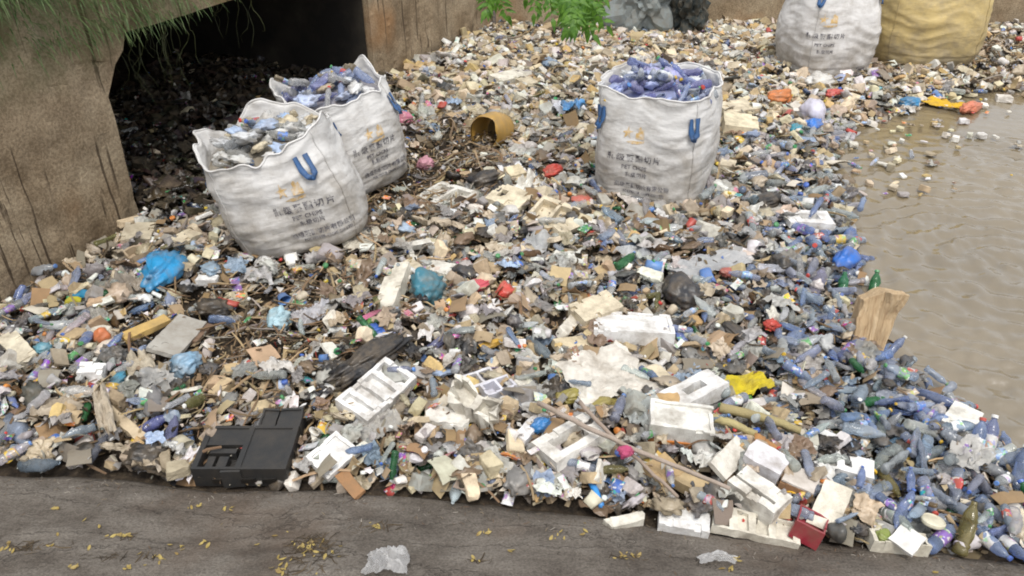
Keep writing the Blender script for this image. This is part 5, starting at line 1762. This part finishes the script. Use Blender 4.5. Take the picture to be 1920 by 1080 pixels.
KIND = {  # kind: (name, category, phrase, material, size range, group)
    "foam": ("foam_chunk", "foam", "broken foam chunk", "foam", (0.06, 0.20)),
    "bottle": ("plastic_bottle", "bottle", "plastic bottle", "pet", (0.15, 0.26)),
    "film": ("crumpled_film", "plastic film", "crumpled plastic film", "film", (0.09, 0.24)),
    "ball": ("crumpled_wrap", "plastic wrap", "crumpled plastic wrap", "film", (0.06, 0.15)),
    "cup": ("plastic_cup", "cup", "squashed plastic cup", "hard", (0.07, 0.13)),
    "splinter": ("wood_splinter", "wood", "wood splinter", "wood", (0.10, 0.32)),
    "card": ("cardboard_piece", "cardboard", "torn cardboard piece", "card", (0.06, 0.18)),
    "sachet": ("wrapper", "wrapper", "crinkled wrapper", "wrap", (0.05, 0.12)),
    "cap": ("bottle_stopper", "cap", "plastic screw cap", "hard", (0.028, 0.05)),
}
PAL["ball"] = PAL["film"]


def pick(pal, x, y, kind):
    ws = []
    sd = shore(x, y)
    back = max(0, min(1, (y - 6.5) / 3))
    for nm, c, w in pal:
        if kind == "bottle":
            if sd < 0.9 and nm in ("blue grey", "blue", "clear", "grey"):
                w *= 3.5
            if nm in ("blue", "blue grey"):
                w *= 1 + 3 * blue_band(x, y)
            if y > 6 and nm in ("blue grey", "blue"):
                w *= 0.5
        if kind in ("foam", "bit", "card") and nm in ("cream", "tan", "pale", "yellowed"):
            w *= 1 + 3.0 * back
        if kind in ("film", "ball") and nm in ("beige", "whitish"):
            w *= 1 + 1.6 * back
        ws.append(w)
    if wall_st(x, y)[1] > -0.45 + rng.uniform(-0.15, 0.2) and 0 < wall_st(x, y)[0] < 3.8:      # culvert litter coloured near black, its shade put into the colour
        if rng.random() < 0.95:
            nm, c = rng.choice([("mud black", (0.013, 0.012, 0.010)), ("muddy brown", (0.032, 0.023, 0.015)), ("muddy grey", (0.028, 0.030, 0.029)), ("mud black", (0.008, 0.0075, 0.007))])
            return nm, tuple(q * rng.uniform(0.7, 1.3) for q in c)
    k = rng.choices(range(len(pal)), ws)[0]
    nm, c, _ = pal[k]
    v = rng.uniform(0.78, 1.12)
    return nm, tuple(max(0, min(0.9, q * v * rng.uniform(0.95, 1.05))) for q in c)


def blue_band(x, y):
    return min(1, blob(x, y, 1560, 655, 0.40) + blob(x, y, 1660, 745, 0.42) + blob(x, y, 1800, 930, 0.55) + 0.8 * blob(x, y, 1590, 480, 0.35) + 0.6 * blob(x, y, 1540, 560, 0.4) + 0.5 * blob(x, y, 1720, 840, 0.45))


def kind_weights(x, y):
    sd = shore(x, y)
    edge = math.exp(-(max(sd, 0) / 0.55) ** 2) if y < 8 else 0
    corner = blob(x, y, 60, 780, 0.8) + 0.8 * blob(x, y, 90, 590, 0.5) + 0.5 * blob(x, y, 150, 700, 0.6)
    clear = blob(x, y, 1480, 640, 0.8) + 0.7 * blob(x, y, 1300, 480, 1.0) + blob(x, y, 1680, 850, 0.7)
    brown = 0.9 * blob(x, y, 820, 310, 0.8) + blob(x, y, 470, 690, 0.55) + 0.7 * blob(x, y, 560, 520, 0.5) + 0.6 * blob(x, y, 720, 390, 0.6) + 0.8 * blob(x, y, 420, 640, 0.5)
    back = max(0, min(1, (y - 6.5) / 3))
    return {
        "bottle": 0.45 * (1 - 0.7 * back) + 5.0 * edge + 2.5 * min(1, corner) + 1.6 * min(1, clear) + 9.0 * blue_band(x, y),
        "foam": (1.7 + 3.6 * back) * (1 - 0.75 * edge) * (1 - 0.7 * min(1, brown)) * (1 - 0.7 * blue_band(x, y)),
        "film": 1.7 + 0.8 * min(1, clear) + 0.4 * min(1, brown),
        "ball": 0.9,
        "cup": 0.25 + 0.25 * min(1, corner),
        "splinter": 0.35 + 4.5 * min(1, brown) + 0.3 * back,
        "card": 0.9 + 1.0 * min(1, brown) + 0.6 * back,
        "sachet": 1.25 + 0.8 * min(1, corner),
        "cap": 0.45,
    }


def bare(x, y):
    return 1.1 * blob(x, y, 800, 320, 0.55) + 0.9 * blob(x, y, 870, 290, 0.35) + 0.9 * blob(x, y, 470, 690, 0.36) + 0.9 * blob(x, y, 600, 510, 0.34) + 0.9 * blob(x, y, 740, 390, 0.45) + 0.7 * blob(x, y, 400, 625, 0.3) + 0.8 * blob(x, y, 860, 230, 0.4) + 1.1 * blob(x, y, 1890, 95, 1.2) + 1.0 * blob(x, y, 1760, 128, 0.8) + 0.6 * blob(x, y, 1600, 140, 0.5)


def rand_pt():
    # the same number of pieces for every patch of equal apparent size, so nearer ground gets more, smaller pieces
    while True:
        y = 2.35 + 10.0 * rng.random() ** 1.35
        x = rng.uniform(-4.5, 10)
        if y < 9.2 and x > 5.5:
            continue
        if in_heap(x, y, 0.12 if rng.random() < 0.3 else 0.0):
            return x, y


pieces = {k: [] for k in KIND}
for i in range(24000):
    x, y = rand_pt()
    if rng.random() < 0.85 * min(1, bare(x, y)):
        continue
    w = kind_weights(x, y)
    kd = rng.choices(list(w), list(w.values()))[0]
    lo, hi = KIND[kd][4]
    s_ = lo + (hi - lo) * rng.random() ** 1.6
    if y < 4.6:
        s_ *= 0.86
    upper = rng.random()
    z = hz(x, y) + 0.02 + 0.085 * upper * (1 if shore(x, y) > 0.2 else 0.4)
    if shore(x, y) < 0.15:
        z = max(z, 0.012)
    covered = any((x - a) ** 2 + (y - b) ** 2 < (r * 0.8) ** 2 for a, b, r in TAKEN)
    if covered and rng.random() < 0.75:
        continue
    if covered:
        z = min(z, hz(x, y) + 0.03)
        upper = 0
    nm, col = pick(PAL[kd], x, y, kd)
    tl = 0.5 if kd in ("foam", "card", "cap", "ball") else 0.32
    rot = (rng.gauss(0, tl), rng.gauss(0, tl), rng.uniform(0, 6.283))
    pieces[kd].append((s_ * pxm((x, y, z)) * (0.35 + upper), x, y, z, s_, rot, nm, col, rng.randrange(60)))

# bits adrift on the water
drift = []
for i in range(105):
    y = rng.uniform(6.2, 9.7)
    x = water_x(y) + abs(rng.gauss(0, 0.8))
    if x > 9.5:
        continue
    kd = rng.choices(["foam", "sachet", "bottle", "film", "cap"], [5, 3, 1, 2, 1])[0]
    lo, hi = KIND[kd][4]
    s_ = lo * 0.8 + (hi - lo) * 0.5 * rng.random()
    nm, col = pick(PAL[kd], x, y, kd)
    pieces[kd].append((1e4, x, y, 0.012, s_, (rng.gauss(0, 0.15), rng.gauss(0, 0.15), rng.uniform(0, 6.3)), nm, col, rng.randrange(60)))
for (u, v, s_, kd, nm, col) in [(1600, 276, 0.10, "foam", "pale", (0.7, 0.68, 0.6)), (1805, 232, 0.16, "foam", "white", (0.72, 0.7, 0.7)), (1675, 278, 0.07, "foam", "tan", (0.5, 0.35, 0.25)), (1745, 98 + 90, 0.12, "film", "dark grey", (0.1, 0.1, 0.11)), (1850, 165, 0.2, "film", "dark grey", (0.12, 0.14, 0.18)), (1880, 190, 0.18, "foam", "pale", (0.7, 0.66, 0.6)), (1640, 215, 0.16, "bottle", "clear", (0.55, 0.55, 0.55)), (1665, 215, 0.1, "sachet", "red", (0.5, 0.06, 0.05)), (1700, 210, 0.22, "film", "whitish", (0.66, 0.64, 0.6)), (1840, 260, 0.1, "foam", "white", (0.75, 0.74, 0.72)), (1865, 262, 0.08, "foam", "pale", (0.7, 0.68, 0.62))]:
    p = at(u, v)
    pieces[kd].append((1e5, p.x, p.y, 0.015, s_, (0.05, 0.05, rng.uniform(0, 6.3)), nm, col, rng.randrange(60)))


def tint_merge(name, rows, kinds_of, mat, label, cat):
    """every further piece of a kind, each a closed shape of its own, in one object"""
    Vs, Ts, Cs, b = [], [], [], 0
    for (_, x, y, z, s_, rot, nm, col, k) in rows:
        V, T = TM[kinds_of][k % len(TM[kinds_of])]
        m3 = np.array(Euler(rot).to_matrix())
        an = np.array([0.75 + 0.5 * ((k * 37 % 11) / 10), 0.75 + 0.5 * ((k * 53 % 13) / 12), 0.7 + 0.6 * ((k * 29 % 7) / 6)]) if not kinds_of.startswith(("bottle", "cap")) else 1.0
        Vs.append((V * s_ * an) @ m3.T + [x, y, z])
        Ts.append(T + b)
        Cs.append(np.tile([*col, 1.0], (len(V), 1)))
        b += len(V)
    if not Vs:
        return
    me = mesh_np(name, np.concatenate(Vs), np.concatenate(Ts), np.concatenate(Cs), kinds_of in SMOOTH)
    stuff(name, me, M[mat], label, cat)


for kd, rows in pieces.items():
    rows.sort(key=lambda r: -r[0])
    name, cat, phrase, mt, _ = KIND[kd]
    cap_n = 300 if kd != "bottle" else 252
    single, rest = rows[:cap_n], rows[cap_n:]
    for (_, x, y, z, s_, rot, nm, col, k) in single:
        big = "large " if s_ > KIND[kd][4][0] + 0.55 * (KIND[kd][4][1] - KIND[kd][4][0]) else ("small " if s_ < KIND[kd][4][0] + 0.15 * (KIND[kd][4][1] - KIND[kd][4][0]) else "")
        lab = f"{big}{nm} {phrase} {near((x, y))}"
        grp = phrase + "s strewn over the heap"
        z += 0.02
        if kd == "bottle":
            bottle((x, y, z + 0.02), rot[2], s_, col, rot[0] * 0.8, k % 10, lab, grp, rng.choice(CAPS) if rng.random() < 0.55 else None, rng.choice(LABS) if rng.random() < 0.3 else None)
        else:
            mt2 = mt
            if kd in ("film", "ball") and nm in ("grey", "whitish", "pale blue") and k % 2:
                mt2 = "clear"
            o = obj(name, tmesh(kd, k, mt2 + "_obj"), None, None, (x, y, z), rot, (s_ * rng.uniform(0.75, 1.3), s_ * rng.uniform(0.7, 1.25), s_ * rng.uniform(0.6, 1.2)) if kd != "cap" else s_, col)
            tag(o, lab, cat, grp)
    if kd == "film":
        tint_merge("clear_film_litter", [r for r in rest if r[6] in ("grey", "whitish", "pale blue")], "film_low", "clear_attr", "mass of smaller see-through plastic films covering the heap", "litter")
        rest = [r for r in rest if r[6] not in ("grey", "whitish", "pale blue")]
    tint_merge(name + "_litter", rest, kd + "_low" if kd + "_low" in TM else kd, mt + "_attr", "mass of smaller " + phrase + "s covering the heap", "litter")

rows = []
for i in range(32000):
    x, y = rand_pt()
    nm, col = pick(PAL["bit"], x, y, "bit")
    rows.append((0, x, y, hz(x, y) + rng.uniform(0.0, 0.105) * (1 if shore(x, y) > 0.2 else 0.3), rng.uniform(0.02, 0.065), (rng.gauss(0, 0.6), rng.gauss(0, 0.6), rng.uniform(0, 6.3)), nm, col, rng.randrange(60)))
tint_merge("litter_crumbs", rows, "bit", "card_attr", "small broken scraps filling the gaps of the heap", "litter")
rows = []
for i in range(3600):
    for _ in range(40):
        x, y = rand_pt()
        br = blob(x, y, 820, 310, 0.9) + blob(x, y, 470, 690, 0.6) + 0.8 * blob(x, y, 600, 500, 0.6) + 0.7 * blob(x, y, 740, 390, 0.7) + 1.0 * blob(x, y, 1880, 100, 1.0)
        if rng.random() < br + 0.05:
            break
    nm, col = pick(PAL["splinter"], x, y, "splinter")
    rows.append((0, x, y, hz(x, y) + rng.uniform(0.03, 0.11), rng.uniform(0.06, 0.22), (rng.gauss(0, 0.3), rng.gauss(0, 0.3), rng.uniform(0, 6.3)), nm, col, rng.randrange(60)))
tint_merge("twig_litter", rows, "splinter", "wood_attr", "brown twigs and straw matted on the bare debris", "litter")

# ------------------------------------------------------------------ growth on the culvert
def blade(V, Fc, base, d, L, w, droop):
    b = len(V)
    side = Vector((-d.y, d.x, 0))
    side = side.normalized() if side.length > 0.01 else Vector((1, 0, 0))
    n_ = 5
    p = Vector(base); dirv = d.normalized()
    for i in range(n_ + 1):
        f = i / n_
        ww = w * (1 - f) ** 0.7 + 0.0004
        V.append(p - side * ww); V.append(p + side * ww)
        dirv = (dirv + Vector((0, 0, -droop))).normalized()
        p = p + dirv * (L / n_)
    for i in range(n_):
        q = b + 2 * i
        Fc.append((q, q + 1, q + 3, q + 2))


V, Fc = [], []
for i in range(1000):
    s_ = -0.25 - abs(rng.gauss(0, 1.0)) if rng.random() < 0.93 else rng.uniform(-0.3, 0.9)
    if s_ < -2.6:
        continue
    t_ = rng.uniform(-0.02, 0.3)
    zb = TOP + rng.uniform(-0.12, 0.03)
    L = rng.uniform(0.15, 0.5) * (1 if s_ < -0.3 else 0.5)
    d = -WN_ * rng.uniform(0.3, 1.0) + WE * rng.uniform(-0.6, 0.6) + Vector((0, 0, rng.uniform(0.1, 0.9)))
    blade(V, Fc, wp(s_, t_, zb), d, L, rng.uniform(0.004, 0.009), rng.uniform(0.2, 0.45))
for i in range(700):      # low growth clinging to the face and haunch
    s_ = rng.gauss(0.25, 0.55)
    if s_ > 1.6 or s_ < -1.4:
        continue
    zb = rng.uniform(1.5, 1.95)
    d = -WN_ * 0.8 + WE * rng.uniform(-0.7, 0.7) + Vector((0, 0, rng.uniform(-0.2, 0.5)))
    blade(V, Fc, wp(s_, -0.01, zb), d, rng.uniform(0.06, 0.2), 0.004, 0.4)
stuff("grass", mesh_pd("grass", V, Fc), M["grass"], "long green grass hanging over the top of the abutment", "grass")


def hanging(n_, s0, s1, z0, ln, name, label):
    root = obj(name, None, loc=wp((s0 + s1) / 2, 0.1, z0))
    tag(root, label, "roots", None)
    for i in range(n_):
        b = Vector(wp(rng.uniform(s0, s1), rng.uniform(0.0, 0.5), z0 + rng.uniform(-0.02, 0.02))) - root.location
        L = ln * rng.uniform(0.4, 1.1)
        q = rng.uniform(0, 50)
        pts = [b + Vector((0.13 * nz(f * 2.2, q), 0.13 * nz(f * 2.2, q + 9), -L * f + 0.08 * nz(f * 3, q + 4))) for f in [j / 9 for j in range(10)]]
        obj("root_strand", tube_mesh("root_strand", pts, 0.004, 4, lambda t: 1.1 - 0.8 * t), M["root"], root)


hanging(26, 0.25, 1.1, SOF, 0.62, "hanging_roots", "tangled green roots hanging under the culvert haunch")
hanging(9, 1.65, 1.95, SOF, 0.5, "hanging_roots", "thin pale root strands hanging farther along the culvert slab")

# tree on the deck whose bough hangs into view
leafV = [(0, 0, 0), (0.25, 0.5, 0.03), (0.55, 0.36, 0.05), (1.0, 0.0, 0.0), (0.55, -0.36, 0.05), (0.25, -0.5, 0.03)]
tree = obj("leafy_tree", None, loc=wp(2.2, 2.2, 2.0))
tag(tree, "tree over the culvert with green leaves hanging before the pier", "tree")
tl0 = tree.location.copy()
tips = [at(905, -8, 1.55), at(1000, -15, 1.6), at(1075, -10, 1.6), at(1120, -20, 1.65)]
trunk_pts = [Vector((0, 0, 0)), Vector((0.1, -0.1, 0.9)), Vector((0.35, -0.4, 1.7)), Vector((0.7, -0.9, 2.3))]
obj("trunk", tube_mesh("trunk", trunk_pts, 0.11, 9, lambda t: 1.1 - 0.6 * t), M["bark"], tree)
V, Fc = [], []


def leaf(p, d, L, w, up):
    d = d.normalized(); s_ = d.cross(up).normalized(); u_ = s_.cross(d)
    b = len(V)
    for (x, y, z) in leafV:
        V.append(p + d * (x * L) + s_ * (y * w) + u_ * (z * L - 0.12 * L * x * x))
    Fc.append(tuple(range(b, b + 6)))


fork = trunk_pts[-1]
for ti, tip in enumerate(tips):
    tipl = tip - tl0
    pts = []
    for i in range(13):
        f = i / 12
        q = fork.lerp(tipl + Vector((0, 0, 0.5)), f)
        q.z += 0.5 * math.sin(math.pi * f) - 0.5 * f ** 3
        pts.append(q + Vector((0.04 * nz(i * 0.5, ti), 0.04 * nz(i * 0.5, ti + 5), 0)))
    obj("limb", tube_mesh("limb", pts, 0.028, 6, lambda t: 1.1 - 0.85 * t), M["bark"], tree)
# sprays: drooping leaf stalks with pairs of leaflets, in view and above it
sprays = []
for (u0, u1, v0, v1, n_) in [(895, 935, -40, -8, 8), (985, 1050, -45, -10, 12), (1050, 1115, -40, 15, 26), (1075, 1110, 0, 26, 9), (1000, 1120, -120, -40, 30), (900, 1000, -140, -60, 14)]:
    for i in range(n_):
        sprays.append(at(rng.uniform(u0, u1), rng.uniform(v0, v1), 1.62 + rng.uniform(-0.1, 0.15)) - tl0)
for k in range(60):
    a = rng.uniform(0, 6.28); r_ = rng.uniform(0.2, 1.3)
    sprays.append(fork + Vector((r_ * math.cos(a), r_ * math.sin(a), rng.uniform(-0.1, 0.9))))
for p in sprays:
    d = Vector((rng.uniform(-0.5, 0.7), rng.uniform(-0.5, 0.3), -0.75)).normalized()
    n_ = rng.randrange(3, 5)
    for i in range(n_):
        q = p + d * (0.05 * i)
        sd = d.cross(Vector((0, 1, 0.3))).normalized()
        for sg in (-1, 1):
            leaf(q, sd * sg + d * 0.7 + Vector((rng.uniform(-.2, .2), rng.uniform(-.3, .3), rng.uniform(-.2, .2))), rng.uniform(0.075, 0.12), rng.uniform(0.03, 0.045), Vector((rng.uniform(-.4, .4), -0.7, 0.8)))
    leaf(p + d * (0.05 * n_), d, 0.12, 0.045, Vector((0, -0.7, 0.8)))
obj("crown", mesh_pd("crown", V, Fc), M["leaf"], tree)

# ------------------------------------------------------------------ on the concrete apron
def apron_z(x, y):
    d = edge_y(x) - y
    return 0.045 + 0.36 * max(0, d - 0.05) + 0.016 * nz(x * 1.4, y * 3.5, 5) + 0.008 * nz(x * 5, y * 9, 2)


def on_apron(u, v):
    z = 0.1
    for _ in range(8):
        p = at(u, v, z)
        z = apron_z(p.x, p.y)
    return p.x, p.y, z


lm = []
for k in range(5):
    V, Fc = [], []
    r_ = random.Random(k)
    c1, c2 = r_.uniform(-0.3, 0.3), r_.uniform(-0.2, 0.4)
    for i in range(7):
        f = i / 6
        w = 0.22 * math.sin(math.pi * min(1, f * 0.94 + 0.05)) ** 0.8
        zc = 0.10 + c2 * (f - 0.5) ** 2 - 0.03
        V += [(f - 0.5, -w, zc + 0.10 * abs(c1)), (f - 0.5, 0, zc), (f - 0.5, w, zc + 0.12 * abs(c1))]
    for i in range(6):
        for j in (0, 1):
            q = i * 3 + j
            Fc.append((q, q + 1, q + 4, q + 3))
    me = mesh_pd("fallen_leaf", V, Fc); me.materials.append(M["fallen"]); lm.append(me)
CL = [(222, 1006, 22, 9, 9, "near the crate's side of the apron"), (340, 1028, 10, 9, 5, "below the crate"), (305, 1050, 14, 8, 7, "under the small leaf pair"), (140, 1063, 14, 3, 4, "at the bottom corner of the apron"), (20, 1032, 14, 12, 7, "at the outer corner of the apron"), (95, 1024, 8, 2, 3, "beside the corner leaves"), (240, 1065, 10, 4, 3, "below the largest near cluster"), (370, 950, 14, 4, 6, "just below the black crate"), (430, 955, 16, 5, 6, "below the crate's middle"), (385, 1022, 10, 8, 4, "between the leaf clusters"), (110, 955, 16, 3, 4, "near the heap by the apron's outer side"),
      (585, 1030, 50, 30, 28, "in the dark twiggy patch"), (520, 1070, 20, 7, 9, "at the edge of the dark twiggy patch"), (702, 988, 8, 6, 5, "above the clear plastic scrap"), (905, 1000, 12, 4, 4, "in the middle of the apron"), (890, 1050, 12, 4, 4, "low on the middle of the apron"), (958, 1036, 8, 3, 2, "alone on the bare middle of the apron"), (1172, 1043, 26, 6, 12, "in the long row beside the white wrap"), (1385, 1052, 12, 6, 6, "round the small white wrap"), (1370, 1070, 10, 5, 4, "below the small white wrap"), (1760, 1074, 14, 3, 3, "at the apron's far corner"), (1040, 1000, 90, 26, 8, "scattered on the bare apron"), (300, 1000, 200, 50, 9, "scattered near the crate on the apron"), (1570, 1020, 30, 4, 5, "below the dark ball of film")]
for (u, v, su, sv_, n_, ph) in CL:
    for i in range(n_):
        uu, vv = rng.gauss(u, su * 0.55), rng.gauss(v, sv_ * 0.55)
        x, y, z = on_apron(uu, vv)
        if y > edge_y(x) - 0.04:
            continue
        o = obj("fallen_leaf", rng.choice(lm), None, None, (x, y, z + 0.004), (R(20) * 1 + rng.gauss(0, 0.15) - R(38), rng.gauss(0, 0.15), rng.uniform(0, 6.3)), rng.uniform(0.012, 0.036))
        tag(o, "yellow fallen leaf lying " + ph, "leaf", "yellow leaves fallen on the apron")
# dark twigs in the leaf patches
V_, T_, C_, b = [], [], [], 0
rows = []
for (u, v, su, sv_, n_) in [(585, 1032, 55, 30, 150), (225, 1008, 26, 6, 14), (55, 1025, 45, 10, 40), (230, 1045, 60, 5, 20), (705, 990, 45, 8, 24), (900, 1052, 30, 4, 10), (1175, 1045, 40, 6, 14)]:
    for i in range(n_):
        x, y, z = on_apron(rng.gauss(u, su * 0.55), rng.gauss(v, sv_ * 0.55))
        if y > edge_y(x) - 0.05:
            continue
        rows.append((0, x, y, z + 0.004, rng.uniform(0.015, 0.07), (-R(19), 0, rng.gauss(0.2, 0.7)), "", rng.choice([(0.045, 0.033, 0.022), (0.09, 0.065, 0.04), (0.03, 0.024, 0.018)]), rng.randrange(60)))
for i in range(700):
    x = rng.uniform(-3.0, 2.7)
    y = edge_y(x) - 0.03 - abs(rng.gauss(0, 0.07)) - (rng.random() ** 6) * 0.5
    rows.append((0, x, y, apron_z(x, y) + 0.003, rng.uniform(0.008, 0.03), (-R(19) + rng.gauss(0, 0.2), rng.gauss(0, 0.2), rng.uniform(0, 6.3)), "", rng.choice([(0.05, 0.04, 0.03), (0.1, 0.075, 0.05), (0.3, 0.24, 0.16), (0.5, 0.46, 0.4), (0.03, 0.026, 0.02), (0.16, 0.09, 0.05)]), rng.randrange(60)))
tint_merge("twig_debris", rows, "splinter", "wood_attr", "dark twig crumbs among the fallen leaves on the apron", "debris")


def film_on_apron(u, v, L, W, H_, label, k):
    x, y, z = on_apron(u, v)
    q = k * 3.3

    def f(a, b_):
        r2 = max(0, 1 - (a * a + b_ * b_) * 0.5)
        return (0.5 * L * a * (0.8 + 0.3 * nz(a * 2 + q, b_ * 2)), 0.5 * W * b_ * (0.8 + 0.3 * nz(a * 2, b_ * 2 + q)), H_ * (r2 ** 1.6) * (0.55 + 0.9 * abs(nz(a * 2.2 + q, b_ * 2.2, 3))) + 0.012 + H_ * 0.2 * abs(nz(a * 6, b_ * 6 + q)))
    V, T = grid_tmpl(20, 20, f)
    o = obj("clear_wrap", mesh_np("clear_wrap", V, T), M["thin_obj"], None, (x, y, z), (-R(19), 0, 0), 1, (0.85, 0.85, 0.85))
    tag(o, label, "plastic wrap")


film_on_apron(728, 1064, 0.22, 0.19, 0.10, "clear crumpled plastic wrap lying on the concrete apron", 3)
film_on_apron(1345, 1055, 0.20, 0.07, 0.05, "small whitish plastic wrap on the apron below the white slabs", 5)
